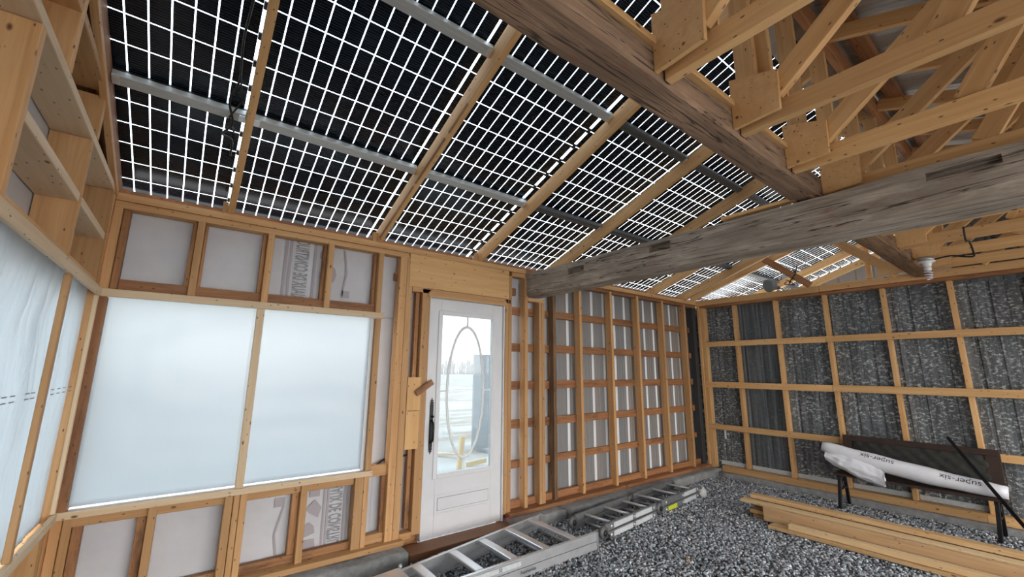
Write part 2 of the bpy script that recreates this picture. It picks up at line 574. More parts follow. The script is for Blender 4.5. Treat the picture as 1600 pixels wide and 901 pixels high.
def text_mesh(name, s, size, origin, xdir, ydir, mat, parent, wrapfn=None, squeeze=1.0, fit=None, bold=0.0):
    cu = bpy.data.curves.new(name + '_curve', 'FONT')
    cu.body = s
    cu.size = size
    cu.resolution_u = 3
    cu.offset = bold
    tmp = bpy.data.objects.new(name + '_tmp', cu)
    COL.objects.link(tmp)
    dg = bpy.context.evaluated_depsgraph_get()
    me = bpy.data.meshes.new_from_object(tmp.evaluated_get(dg))
    bpy.data.objects.remove(tmp)
    bpy.data.curves.remove(cu)
    me.name = name
    me.materials.clear()
    X, Y, Oo = Vector(xdir), Vector(ydir), Vector(origin)
    if fit:
        squeeze = fit / max(v.co.x for v in me.vertices)
    for v in me.vertices:
        u, w_ = v.co.x * squeeze, v.co.y
        p = wrapfn(u, w_) if wrapfn else Oo + X * u + Y * w_
        v.co = p
    c = Vector((0, 0, 0))
    for v in me.vertices: c += v.co
    c /= max(1, len(me.vertices))
    for v in me.vertices: v.co -= c
    o = link(name, me, mat)
    place(o, Matrix.Translation(c), parent)
    return o

def lathe(name, prof, base, mat, parent=None, seg=20, axis=(0, 0, 1)):
    """prof: (radius, height along axis) list"""
    A = Vector(axis).normalized(); a = A.orthogonal().normalized(); b = A.cross(a)
    base = Vector(base)
    vs, fs = [], []
    for r, h in prof:
        for k in range(seg):
            th = 2 * math.pi * k / seg
            vs.append(base + A * h + (a * math.cos(th) + b * math.sin(th)) * max(r, 1e-4))
    for i in range(len(prof) - 1):
        for k in range(seg):
            k2 = (k + 1) % seg
            fs.append((i * seg + k, i * seg + k2, (i + 1) * seg + k2, (i + 1) * seg + k))
    fs.append(tuple(range(seg - 1, -1, -1)))
    fs.append(tuple((len(prof) - 1) * seg + k for k in range(seg)))
    return raw(name, vs, fs, mat, parent, smooth=True)

# ------------------------------------------------------------------ key dimensions
YF = 3.45            # inner face of the front wall studs
XL = -0.49           # inner face of the left wall
XR = 6.27            # inner face of the right wall girts
YB = -2.35           # back opening
XB = XL - 0.14       # outer face of the left wall studs
XO = 8.45            # outer end of the roof beyond the right wall
SL = math.radians(19.5)
NRM = Vector((0, math.sin(SL), math.cos(SL)))       # roof normal (front slope)
UPS = Vector((0, -math.cos(SL), math.sin(SL)))      # up the front slope
R0 = Vector((0, YF, 2.54))
def roofpt(x, t, off):
    p = R0 + UPS * t + NRM * off
    return Vector((x, p.y, p.z))

# ------------------------------------------------------------------ ground
fl = raw('floor', [(-0.7, YB, 0.0), (6.5, YB, 0.0), (6.5, 3.7, 0.0), (-0.7, 3.7, 0.0),
                   (-0.7, YB, -0.2), (6.5, YB, -0.2), (6.5, 3.7, -0.2), (-0.7, 3.7, -0.2)],
         [(0, 1, 2, 3), (7, 6, 5, 4), (0, 4, 5, 1), (1, 5, 6, 2), (2, 6, 7, 3), (3, 7, 4, 0)], M['soil'])
tag(fl, 'dark crushed stone ground inside the shed', kind='structure')

def gravel():
    n = 50000
    px = rng.uniform(1.0, 6.36, n * 2)
    py = rng.uniform(-0.6, 3.44, n * 2)
    # keep what the open floor shows, denser nearer the ladders
    keep = (py > 0.25 + 0.0 * px) & (py < 3.5) & (px * 0.9 + py > 2.6)
    px, py = px[keep][:n], py[keep][:n]
    n = len(px)
    phi = (1 + 5 ** 0.5) / 2
    ico = np.array([(-1, phi, 0), (1, phi, 0), (-1, -phi, 0), (1, -phi, 0), (0, -1, phi), (0, 1, phi), (0, -1, -phi), (0, 1, -phi),
                    (phi, 0, -1), (phi, 0, 1), (-phi, 0, -1), (-phi, 0, 1)]) / 1.9
    tri = np.array([(0, 11, 5), (0, 5, 1), (0, 1, 7), (0, 7, 10), (0, 10, 11), (1, 5, 9), (5, 11, 4), (11, 10, 2), (10, 7, 6), (7, 1, 8),
                    (3, 9, 4), (3, 4, 2), (3, 2, 6), (3, 6, 8), (3, 8, 9), (4, 9, 5), (2, 4, 11), (6, 2, 10), (8, 6, 7), (9, 8, 1)])
    size = rng.uniform(0.0065, 0.0135, n)
    an = rng.uniform(0, 2 * np.pi, n)
    sc3 = rng.uniform(0.6, 1.25, (n, 3)); sc3[:, 2] *= 0.8
    jit = rng.uniform(0.75, 1.25, (n, 12, 1))
    v = ico[None] * jit * (size[:, None] * sc3)[:, None, :]
    tl = rng.normal(0, 0.5, (n, 2))
    c, s = np.cos(an), np.sin(an)
    x = v[:, :, 0] * c[:, None] - v[:, :, 1] * s[:, None]
    y = v[:, :, 0] * s[:, None] + v[:, :, 1] * c[:, None]
    z = v[:, :, 2] + x * tl[:, :1] * 0.6
    hump = np.array([noise.noise((a * 1.4, b * 1.4, 0)) for a, b in zip(px, py)]) * 0.012
    x += px[:, None]; y += py[:, None]; z += (size * 0.35 + hump + 0.004)[:, None]
    V = np.stack([x, y, z], -1).reshape(-1, 3)
    F = (tri[None] + (np.arange(n) * 12)[:, None, None]).reshape(-1, 3)
    me = bpy.data.meshes.new('gravel')
    me.vertices.add(len(V)); me.vertices.foreach_set('co', V.ravel())
    me.loops.add(F.size); me.loops.foreach_set('vertex_index', F.ravel().astype(np.int32))
    me.polygons.add(len(F)); me.polygons.foreach_set('loop_start', np.arange(0, F.size, 3, dtype=np.int32))
    me.polygons.foreach_set('loop_total', np.full(len(F), 3, dtype=np.int32))
    me.update()
    ton = rng.choice([0.15, 0.25, 0.38, 0.54, 0.72], n, p=[0.24, 0.28, 0.26, 0.15, 0.07]) * rng.uniform(0.8, 1.2, n)
    cc = np.stack([ton * 0.96, ton, ton * 1.05, np.ones(n)], -1)
    wm = rng.random(n) < 0.06
    cc[wm, :3] *= np.array([1.25, 1.0, 0.9])
    at = me.color_attributes.new('tone', 'FLOAT_COLOR', 'POINT')
    at.data.foreach_set('color', np.repeat(cc, 12, axis=0).ravel())
    o = link('gravel', me, M['stone'])
    tag(o, 'loose grey crushed stone gravel covering the shed floor', 'gravel', kind='stuff')
gravel()

yd = raw('yard', [(-250, 3.8, -0.05), (260, 3.8, -0.05), (260, 300, -0.05), (-250, 300, -0.05),
                  (-250, -120, -0.05), (-0.8, -120, -0.05), (-0.8, 3.8, -0.05),
                  (-0.8, YB - 0.02, -0.05), (6.7, YB - 0.02, -0.05), (6.7, -120, -0.05), (260, -120, -0.05), (6.7, 3.8, -0.05)],
         [(0, 6, 11, 1, 2, 3), (4, 5, 6, 0), (5, 9, 8, 7), (9, 10, 1, 11)], M['yard'], loc=(0, 0, -0.05))
tag(yd, 'flat frosty brown field outside the shed', kind='structure')

# ------------------------------------------------------------------ front wall
WF = empty('wall_front', (XL, YF, 0), 'long stud wall with house wrap and grey siding', kind='structure')
D1 = YF + 0.089
P = M['pine']
# top plates (two, butted) and sill plate
bx('top_plate', XL, 2.80, YF - 0.004, D1, 2.492, 2.54, P, WF)
bx('top_plate', 3.04, XR, YF - 0.004, D1, 2.492, 2.54, P, WF)
bx('top_plate', XL, 1.46, YF + 0.004, D1, 2.446, 2.490, P, WF)
bx('top_plate', 2.62, 2.80, YF + 0.004, D1, 2.446, 2.490, P, WF)
bx('top_plate', 3.04, XR, YF + 0.012, D1, 2.446, 2.490, M['old'], WF)
bx('sill_plate', XL, 1.52, YF - 0.055, D1 + 0.03, 0.100, 0.138, P, WF)
bx('sill_plate', 2.56, 4.30, YF - 0.055, D1 + 0.03, 0.100, 0.138, M['old'], WF)
bx('sill_plate', 4.31, XR, YF - 0.055, D1 + 0.03, 0.100, 0.138, M['old'], WF)
bx('bottom_plate', XL + 0.05, 1.38, YF + 0.045, D1, 0.138, 0.188, M['rough'], WF)
bx('bottom_plate', 2.62, XR, YF + 0.06, D1 + 0.02, 0.138, 0.205, M['old'], WF)

def stud(x0, x1, z0, z1, y0=YF, y1=D1, mat=None):
    return bx('stud', x0, x1, y0, y1, z0, z1, mat or P, WF)
# corner
stud(XL + 0.002, XL + 0.042, 0.138, 2.446)
stud(XL + 0.044, XL + 0.078, 1.93, 2.446, YF + 0.03, D1 + 0.01, M['rough'])
stud(XL + 0.044, XL + 0.082, 0.138, 0.648, YF + 0.02, D1)
stud(XL + 0.084, XL + 0.125, 0.138, 0.60, YF + 0.03, D1 + 0.01, M['rough'])
# cripples above the window
for x in (-0.068, 0.352, 0.777, 1.187):
    stud(x, x + 0.042, 1.932, 2.446)
    stud(x - 0.026, x - 0.002, 1.97, 2.446, YF + 0.05, D1 + 0.015, M['rough'])
    if x < 0.1: stud(x + 0.044, x + 0.062, 1.97, 2.446, YF + 0.06, D1 + 0.015, M['rough'])
bx('window_header', XL + 0.08, 1.19, YF + 0.03, D1 + 0.015, 1.934, 2.00, M['old'], WF)
# cripples below the window
for x0, x1 in ((-0.088, -0.046), (0.291, 0.336), (0.340, 0.374), (0.377, 0.416), (0.746, 0.79), (1.123, 1.188), (1.190, 1.230)):
    stud(x0, x1, 0.112, 0.648)
for x in (-0.135, 0.70):
    stud(x, x + 0.045, 0.188, 0.60, YF + 0.05, D1 + 0.015, M['rough'])
bx('window_sill_rail', XL + 0.05, 1.12, YF + 0.022, D1 + 0.01, 0.594, 0.646, P, WF)
bx('block', 1.236, 1.380, YF + 0.03, D1, 0.628, 0.712, P, WF)
bx('block', 1.236, 1.380, YF + 0.03, D1, 0.138, 0.205, P, WF)
# posts left of the door
stud(1.380, 1.442, 0.112, 2.446)
stud(1.444, 1.500, 0.125, 2.446)
stud(1.352, 1.379, 0.2, 0.63, YF + 0.05, D1, M['rough'])
stud(1.560, 1.598, 0.18, 2.19, YF + 0.045, D1 + 0.01, M['rough'])
stud(1.604, 1.682, 0.138, 2.186)
bx('block', 1.502, 1.604, YF, D1 - 0.01, 0.118, 0.168, P, WF)
bx('block', 1.502, 1.604, YF - 0.002, D1 - 0.01, 2.150, 2.20, P, WF)
bx('block', 1.36, 1.47, YF + 0.06, D1 + 0.015, 2.24, 2.31, M['old'], WF)
bx('plywood_sheet', 1.502, 1.625, YF - 0.008, YF + 0.006, 1.122, 1.40, M['ply'], WF, 0.001)
bx('plywood_sheet', 1.502, 1.622, YF - 0.007, YF + 0.006, 0.81, 1.118, M['ply'], WF, 0.001)
# plywood header above the door
bx('plywood_header', 1.466, 2.572, YF - 0.006, YF + 0.006, 2.192, 2.490, M['ply'], WF, 0.001)
bx('header_strip', 1.604, 2.60, YF + 0.0, D1, 2.146, 2.190, P, WF)
stud(2.575, 2.618, 0.125, 2.446)
stud(2.532, 2.573, 0.125, 2.186)
# right of the door
stud(2.792, 2.834, 0.125, 2.446)
stud(2.99, 3.029, 0.125, 2.20, mat=M['pine'])
stud(3.032, 3.072, 0.125, 2.20)
bx('beam_seat', 2.836, 3.072, YF + 0.0, D1, 2.20, 2.236, P, WF)
stud(3.215, 3.262, 0.125, 2.446, YF + 0.02, D1 + 0.02, M['oldpost'])
for x in (3.626, 4.190, 4.748, 5.328, 5.906):
    stud(x, x + 0.040, 0.125, 2.470)
bx('corner_board', 6.18, XR, YF + 0.02, D1 + 0.03, 0.138, 2.446, M['cornershade'], WF)
# girts nailed across behind the studs
for z0, z1 in ((2.052, 2.135), (1.660, 1.745), (1.266, 1.352), (0.880, 0.965), (0.497, 0.569)):
    cut = 3.24 + random.uniform(-0.02, 0.02)
    bx('girt', 2.60, cut, D1 + 0.002, D1 + 0.04, z0, z1, M['old'], WF)
    bx('girt', cut + 0.003, XR - 0.005, D1 + 0.002, D1 + 0.04, z0 + 0.004, z1 + 0.004, M['old'], WF)
bx('block', 1.36 + 1.26, 1.44 + 1.3, D1 + 0.002, D1 + 0.04, 2.26, 2.34, M['old'], WF)

# house wrap behind the left half (slack sheet)
def slack(name, x0, x1, z0, z1, y, parent, mat, amp=0.006, nx=40, nz=24, axis='y', seed=0, crease=0.0):
    vs, fs = [], []
    for j in range(nz + 1):
        for i in range(nx + 1):
            u, w_ = x0 + (x1 - x0) * i / nx, z0 + (z1 - z0) * j / nz
            d = amp * noise.noise((u * 3.1 + seed, w_ * 7.0, seed)) + amp * 0.6 * noise.noise((u * 9 + seed, w_ * 3, 5 + seed))
            if crease:
                q = u * 16 + 1.5 * noise.noise((u * 2, w_ * 2.2, 3)) * 2
                d += crease * (abs(noise.noise((q, w_ * 1.1, 9 + seed))) * 1.6 - 0.4) * (0.35 + 0.65 * (w_ > 1.0) * min(1, (w_ - 1.0) * 2))
            if crease:
                d *= min(1.0, (u - x0) / 0.15, (x1 - u) / 0.15)
            vs.append((u, y + d, w_) if axis == 'y' else (y + d, u, w_))
    for j in range(nz):
        for i in range(nx):
            a = j * (nx + 1) + i
            fs.append((a, a + 1, a + nx + 2, a + nx + 1))
    n = len(vs)
    o = raw(name, vs, fs, mat, parent, smooth=True)
    sd = o.modifiers.new('thickness', 'SOLIDIFY'); sd.thickness = 0.0015
    return o
WY = D1 + 0.022
slack('house_wrap', XL, 1.62, 1.90, 2.50, WY, WF, M['wrap'], seed=1)
slack('house_wrap', XL, 1.30, 0.10, 0.70, WY, WF, M['wrap'], seed=2)
slack('house_wrap', 1.22, 1.69, 0.10, 2.20, WY + 0.012, WF, M['wrap'], seed=3, nx=12, nz=50)
slack('house_wrap', 2.56, 3.30, 0.10, 2.50, D1 + 0.05, WF, M['wrap'], seed=4, nx=16, nz=50)
slack('house_wrap', 1.45, 2.66, 2.13, 2.52, D1 + 0.03, WF, M['wrap'], seed=6, nx=20, nz=8)
bx('sheathing', XB - 0.02, XL + 0.045, D1 + 0.002, D1 + 0.02, 0.05, 2.60, M['rough'], WF)
bx('sheathing', 1.46, 1.70, D1 - 0.02, D1 - 0.002, 0.0, 0.137, M['rough'], WF)
bx('sheathing', 2.50, 2.66, D1 - 0.02, D1 - 0.002, 0.0, 0.137, M['rough'], WF)
# print on the wrap, read from behind
YP = WY - 0.009
def stripe(x0, x1, z0, z1, mat=None):
    return bx('printed_stripe', x0, x1, YP, YP + 0.001, z0, z1, mat or M['print2'], WF, 0)
for x in (0.487, 0.519, 0.695):
    stripe(x, x + 0.018, 1.99, 2.47)
text_mesh('printed_text', 'RIAUX DE CONSTRUC', 0.135, (0.562, YP, 1.995), (0, 0, 1), (1, 0, 0), M['print'], WF, fit=0.465, bold=0.003)
for x in (0.93, 0.955, 1.078, 1.10):
    stripe(x, x + 0.014, 0.16, 0.64)
text_mesh('printed_text', 'RIAUX DE CONSTRU', 0.125, (1.062, YP, 0.605), (0, 0, -1), (-1, 0, 0), M['print'], WF, fit=0.43, bold=0.003)
# faint pale logo shapes beside the lettering
def flatpoly(pts, mat):
    prism('printed_mark', [(x, YP, z) for x, z in pts], (0, 0.001, 0), mat, WF)
flatpoly([(0.745, 2.24), (0.80, 2.18), (0.80, 2.10), (0.745, 2.18)], M['print2'])
flatpoly([(0.74, 2.40), (0.80, 2.40), (0.80, 2.34), (0.74, 2.34)], M['print2'])
flatpoly([(0.92, 2.44), (0.935, 2.44), (0.965, 2.25), (0.935, 2.05), (0.92, 2.05), (0.95, 2.25)], M['print2'])
flatpoly([(0.93, 2.10), (0.99, 2.10), (0.99, 2.04), (0.93, 2.04)], M['print2'])
flatpoly([(0.83, 2.30), (0.865, 2.27), (0.875, 2.22), (0.865, 2.17), (0.83, 2.14)], M['print2'])
flatpoly([(0.83, 0.60), (0.90, 0.60), (0.90, 0.53), (0.83, 0.53)], M['print2'])
flatpoly([(0.81, 0.45), (0.87, 0.51), (0.92, 0.45), (0.90, 0.38), (0.84, 0.42)], M['print2'])
flatpoly([(0.80, 0.33), (0.84, 0.36), (0.875, 0.33), (0.885, 0.28), (0.81, 0.26)], M['print2'])
flatpoly([(0.80, 0.24), (0.885, 0.24), (0.90, 0.15), (0.80, 0.15)], M['print2'])
flatpoly([(0.60, 0.56), (0.665, 0.56), (0.665, 0.50), (0.60, 0.50)], M['print2'])
flatpoly([(0.655, 0.50), (0.668, 0.50), (0.625, 0.32), (0.655, 0.14), (0.64, 0.14), (0.612, 0.32)], M['print2'])

# ribbed siding behind the right half
def ribbed(name, a, b, z0, z1, depth_dir, pitch, ribw, ribd, mats, parent, minor=3, phase=0.0, zfun=None, minor_d=0.003):
    """sheet from a to b (plan points), profile pushed along depth_dir; major ribs carry slot 1"""
    a, b, dd = Vector(a), Vector(b), Vector(depth_dir)
    L_ = (b - a).length
    X = (b - a) / L_
    prof = [(0.0, 0.0, 0)]
    u = phase
    while u < L_:
        r = [(u - ribw, 0.0), (u - ribw * 0.42, ribd), (u + ribw * 0.42, ribd), (u + ribw, 0.0)]
        for q in range(1, minor + 1):
            c = u + pitch * q / (minor + 1)
            r += [(c - 0.007, 0.0), (c - 0.003, minor_d), (c + 0.003, minor_d), (c + 0.007, 0.0)]
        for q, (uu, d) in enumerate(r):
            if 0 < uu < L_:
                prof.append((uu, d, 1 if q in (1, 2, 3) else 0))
        u += pitch
    prof.append((L_, 0.0, 0))
    vs, fs, mi = [], [], []
    for (uu, d, _) in prof:
        p = a + X * uu + dd * d
        top = zfun(p) if zfun else z1
        vs.append((p.x, p.y, z0)); vs.append((p.x, p.y, top))
    for i in range(len(prof) - 1):
        fs.append((2 * i, 2 * i + 2, 2 * i + 3, 2 * i + 1))
        mi.append(prof[i + 1][2])
    o = raw(name, vs, fs, mats[0], parent)
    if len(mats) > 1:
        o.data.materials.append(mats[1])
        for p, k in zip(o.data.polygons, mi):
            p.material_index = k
    sd = o.modifiers.new('thickness', 'SOLIDIFY'); sd.thickness = 0.0012; sd.offset = 0
    return o
SY = D1 + 0.043
x = 3.26
while x < 6.4:
    x1 = min(x + 0.8636, 6.42)
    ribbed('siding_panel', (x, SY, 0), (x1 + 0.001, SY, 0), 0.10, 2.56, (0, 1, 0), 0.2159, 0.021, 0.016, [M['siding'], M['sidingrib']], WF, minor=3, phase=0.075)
    x = x1

# exterior concrete curb under the wall
def rough_box(name, x0, x1, y0, y1, z0, z1, mat, n=(40, 6, 4), amp=0.008, seed=0, parent=None):
    bm = bmesh.new()
    nx, ny, nz = n
    def grid(f, na, nb):
        vv = [[bm.verts.new(f(i / na, j / nb)) for j in range(nb + 1)] for i in range(na + 1)]
        for i in range(na):
            for j in range(nb):
                bm.faces.new((vv[i][j], vv[i + 1][j], vv[i + 1][j + 1], vv[i][j + 1]))
    lx, ly, lz = x1 - x0, y1 - y0, z1 - z0
    grid(lambda a, b: (x0 + lx * a, y0 + ly * b, z0), nx, ny)
    grid(lambda a, b: (x0 + lx * a, y0 + ly * b, z1), nx, ny)
    grid(lambda a, b: (x0 + lx * a, y0, z0 + lz * b), nx, nz)
    grid(lambda a, b: (x0 + lx * a, y1, z0 + lz * b), nx, nz)
    grid(lambda a, b: (x0, y0 + ly * a, z0 + lz * b), ny, nz)
    grid(lambda a, b: (x1, y0 + ly * a, z0 + lz * b), ny, nz)
    bmesh.ops.remove_doubles(bm, verts=bm.verts[:], dist=1e-5)
    bmesh.ops.recalc_face_normals(bm, faces=bm.faces[:])
    c = Vector(((x0 + x1) / 2, (y0 + y1) / 2, (z0 + z1) / 2))
    for v in bm.verts:
        q = v.co
        s = Vector((noise.noise((q.x * 4 + seed, q.y * 9, q.z * 9)), noise.noise((q.x * 4, q.y * 9 + seed, q.z * 9 + 7)), noise.noise((q.x * 4 + 3, q.y * 9, q.z * 9 + seed))))
        v.co = q + s * amp - c
    me = bpy.data.meshes.new(name)
    bm.to_mesh(me); bm.free()
    for p in me.polygons: p.use_smooth = True
    o = link(name, me, mat)
    place(o, Matrix.Translation(c), parent)
    return o
KB = empty('trim_1', (XL, YF, 0), 'concrete foundation curb under the stud walls', kind='structure')
for k, (a, b) in enumerate(((XL - 0.1, 1.50), (2.56, 3.18), (3.21, 4.36), (4.40, 6.30))):
    rough_box('curb_block', a, b, YF - 0.20 + 0.012 * (k % 2), YF + 0.16, -0.08, 0.098, M['concrete'], seed=k * 3.0, parent=KB)
rough_box('curb_block', XR - 0.09, XR + 0.2, YB, YF - 0.2, -0.08, 0.068, M['concrete'], n=(4, 40, 3), seed=21.0, parent=KB)

# ------------------------------------------------------------------ front window (poly sheet)
W1 = empty('window_1', (0.37, YF, 0.68), 'wide two-bay window opening covered with milky plastic sheet', kind='structure')
PL = M['pine_light']
bx('casing_strip', XL + 0.005, 1.255, YF - 0.020, YF - 0.001, 1.882, 1.930, PL, W1)
bx('casing_strip', XL + 0.005, 1.246, YF - 0.022, YF - 0.001, 0.648, 0.686, PL, W1)
bx('mullion', 0.338, 0.384, YF - 0.016, YF + 0.03, 0.687, 1.881, PL, W1)
bx('jamb', XL + 0.003, XL + 0.05, YF - 0.002, D1, 0.687, 1.881, M['old'], W1)
bx('jamb', 1.192, 1.238, YF - 0.004, D1, 0.687, 1.881, P, W1)
bx('jamb_liner', 1.162, 1.191, YF + 0.030, D1, 0.689, 1.933, M['white'], W1)
slack('plastic_sheet', XL + 0.045, 0.345, 0.697, 1.940, YF + 0.045, W1, M['sheet'], amp=0.003, seed=8, nx=30, nz=40)
slack('plastic_sheet', 0.375, 1.1615, 0.697, 1.940, YF + 0.045, W1, M['sheet'], amp=0.003, seed=9, nx=30, nz=40)
bx('sill_board', XL + 0.05, 1.19, YF + 0.040, YF + 0.30, 0.664, 0.688, M['white'], W1)

# ------------------------------------------------------------------ door
DX0, DX1, DZ0, DZ1, DY = 1.692, 2.516, 0.072, 2.112, YF + 0.025
DR = empty('door_1', (2.1, DY, 0.07), 'white entry door with oval leaded glass pane', kind='structure')
WH = M['white']
gx0, gx1, gz0, gz1 = 1.815, 2.395, 0.565, 1.975
bx('stile', DX0, gx0, DY, DY + 0.045, DZ0, DZ1, WH, DR)
bx('stile', gx1, DX1, DY, DY + 0.045, DZ0, DZ1, WH, DR)
bx('rail', gx0, gx1, DY, DY + 0.045, gz1, DZ1, WH, DR, 0.0)
bx('rail', gx0, gx1, DY, DY + 0.045, DZ0, gz0, WH, DR, 0.0)
bx('door_glass', gx0, gx1, DY + 0.018, DY + 0.026, gz0, gz1, M['doorglass'], DR, 0)
# raised glass frame
fy0, fy1 = DY - 0.010, DY - 0.0002
for a, b, c, d in ((gx0 - 0.03, gx0 + 0.012, gz0 - 0.03, gz1 + 0.03), (gx1 - 0.012, gx1 + 0.03, gz0 - 0.03, gz1 + 0.03)):
    bx('glass_frame', a, b, fy0, fy1, c, d, WH, DR, 0.004)
for c, d in ((gz0 - 0.03, gz0 + 0.012), (gz1 - 0.012, gz1 + 0.03)):
    bx('glass_frame', gx0 + 0.012, gx1 - 0.012, fy0, fy1, c, d, WH, DR, 0.004)
# leaded oval
ocx, ocz, oa, ob = 2.105, 1.275, 0.198, 0.595
def torus_oval():
    vs, fs = [], []
    n, s = 72, 8
    for i in range(n):
        th = 2 * math.pi * i / n
        cx, cz = ocx + oa * math.sin(th), ocz + ob * math.cos(th)
        nx_, nz_ = math.sin(th) / oa, math.cos(th) / ob
        l = math.hypot(nx_, nz_); nx_ /= l; nz_ /= l
        for k in range(s):
            ph = 2 * math.pi * k / s
            r = 0.0130 * math.cos(ph)
            vs.append((cx + nx_ * r, DY + 0.014 + 0.006 * math.sin(ph), cz + nz_ * r))
    for i in range(n):
        for k in range(s):
            i2, k2 = (i + 1) % n, (k + 1) % s
            fs.append((i * s + k, i * s + k2, i2 * s + k2, i2 * s + k))
    return raw('oval_caming', vs, fs, M['came'], DR, smooth=True)
torus_oval()
cy0, cy1 = DY + 0.007, DY + 0.0175
bx('caming_bar', ocx - 0.008, ocx + 0.008, cy0, cy1, ocz + ob, gz1 - 0.012, M['came'], DR)
bx('caming_bar', ocx - 0.008, ocx + 0.008, cy0, cy1, gz0 + 0.012, ocz - ob, M['came'], DR)
bx('caming_bar', gx0 + 0.012, ocx - oa, cy0, cy1, 1.268, 1.283, M['came'], DR)
bx('caming_bar', ocx + oa, gx1 - 0.012, cy0, cy1, 1.268, 1.283, M['came'], DR)
# lower raised panel with moulded rim
px0, px1, pz0, pz1 = 1.812, 2.402, 0.245, 0.408
bx('panel_moulding', px0, px1, DY - 0.006, DY - 0.0002, pz1 - 0.014, pz1, WH, DR, 0.003)
bx('panel_moulding', px0, px1, DY - 0.006, DY - 0.0002, pz0, pz0 + 0.014, WH, DR, 0.003)
bx('panel_moulding', px0, px0 + 0.014, DY - 0.006, DY - 0.0002, pz0 + 0.014, pz1 - 0.014, WH, DR, 0.003)
bx('panel_moulding', px1 - 0.014, px1, DY - 0.006, DY - 0.0002, pz0 + 0.014, pz1 - 0.014, WH, DR, 0.003)
bx('raised_panel', px0 + 0.034, px1 - 0.034, DY - 0.004, DY - 0.0002, pz0 + 0.034, pz1 - 0.034, WH, DR, 0.0035)
for z in (pz0 + 0.030, pz1 - 0.034):
    bx('panel_groove', px0 + 0.030, px1 - 0.030, DY - 0.0012, DY - 0.0002, z, z + 0.004, M['groove'], DR, 0)
for xx in (px0 + 0.030, px1 - 0.034):
    bx('panel_groove', xx, xx + 0.004, DY - 0.0012, DY - 0.0002, pz0 + 0.03, pz1 - 0.03, M['groove'], DR, 0)
# frame
bx('jamb', 1.684, 1.691, YF + 0.005, D1, 0.07, 2.144, WH, DR)
bx('jamb', 2.517, 2.531, YF + 0.005, D1, 0.07, 2.144, WH, DR)
bx('head_jamb', 1.692, 2.516, YF + 0.005, D1, 2.115, 2.144, WH, DR)
bx('stop_strip', 1.66, 2.54, YF - 0.014, YF - 0.001, 2.115, 2.165, P, DR)
for z in (1.72, 0.98, 0.30):
    bx('hinge', 2.512, 2.526, DY - 0.012, DY - 0.001, z, z + 0.10, M['sticker'], DR)
# ornate handle set
hx = 1.752
hd = bx('handle_plate', hx - 0.017, hx + 0.017, DY - 0.008, DY - 0.0005, 0.80, 1.165, M['iron'], DR, 0.004)
tube('handle_grip', [(hx, DY - 0.010, 0.84), (hx, DY - 0.04, 0.86), (hx, DY - 0.048, 0.90), (hx, DY - 0.048, 0.97), (hx, DY - 0.04, 1.01), (hx, DY - 0.010, 1.03)], 0.009, M['iron'], hd)
lathe('handle_lever', [(0.012, 0), (0.014, 0.006), (0.010, 0.012), (0.004, 0.03)], (hx + 0.006, DY - 0.008, 1.06), M['iron'], hd, axis=(0, -1, 0))
for zb, sg in ((1.165, 1), (0.80, -1)):
    prism('handle_finial', [(hx - 0.010, DY - 0.007, zb), (hx - 0.020, DY - 0.007, zb + sg * 0.014), (hx - 0.008, DY - 0.007, zb + sg * 0.022),
                            (hx - 0.017, DY - 0.007, zb + sg * 0.033), (hx - 0.006, DY - 0.007, zb + sg * 0.036), (hx, DY - 0.007, zb + sg * 0.055),
                            (hx + 0.006, DY - 0.007, zb + sg * 0.036), (hx + 0.017, DY - 0.007, zb + sg * 0.033), (hx + 0.008, DY - 0.007, zb + sg * 0.022),
                            (hx + 0.020, DY - 0.007, zb + sg * 0.014), (hx + 0.010, DY - 0.007, zb)], (0, 0.005, 0), M['iron'], hd)
board('turn_block', (1.572, YF - 0.032, 1.262), (1.722, YF - 0.032, 1.362), 0.05, 0.018, (-0.55, 0, 0.83), M['old'], DR)
# brown stained threshold
bx('threshold', 1.52, 2.555, YF - 0.175, DY - 0.002, 0.012, 0.068, M['sillwood'], DR, 0.005)

# ------------------------------------------------------------------ left wall
WL = empty('wall_left', (XL, YF, 0), 'left end wall of wide studs and blocking', kind='structure')

def lst(y, z0, z1, w=0.042, xa=XB, xb=XL):
    return bx('stud', xa, xb, y - w / 2, y + w / 2, z0, z1, P, WL)
for y in (1.80, 2.645):
    lst(y, 1.93, 2.515)
lst(3.365, 1.93, 2.515)
lst(3.42, 0.10, 2.515, 0.05)
for y in (0.2, 0.96):
    lst(y, 0.1, 2.515)
for y in (1.0, 1.80, 2.645, 3.30, 3.345):
    lst(y, 0.138, 0.605)
cuts = (1.80, 2.645, 3.365)
for a, b in zip(cuts[:-1], cuts[1:]):
    bx('blocking', XB, XL - 0.001, a + 0.022, b - 0.022, 2.205, 2.245, M['pine_light'], WL)  # pale colour here and on the plates stands in for window light underneath
bx('top_plate', XB, XL, YB, 2.64, 2.517, 2.557, M['pine_light'], WL)
bx('top_plate', XB, XL, 2.645, YF + 0.06, 2.517, 2.557, M['pine_light'], WL)
bx('sill_plate', XB - 0.02, XL + 0.02, YB, YF - 0.056, 0.10, 0.138, P, WL)
bx('window_header', XB, XL - 0.002, 0.98, 3.34, 1.93, 1.968, M['pine'], WL)
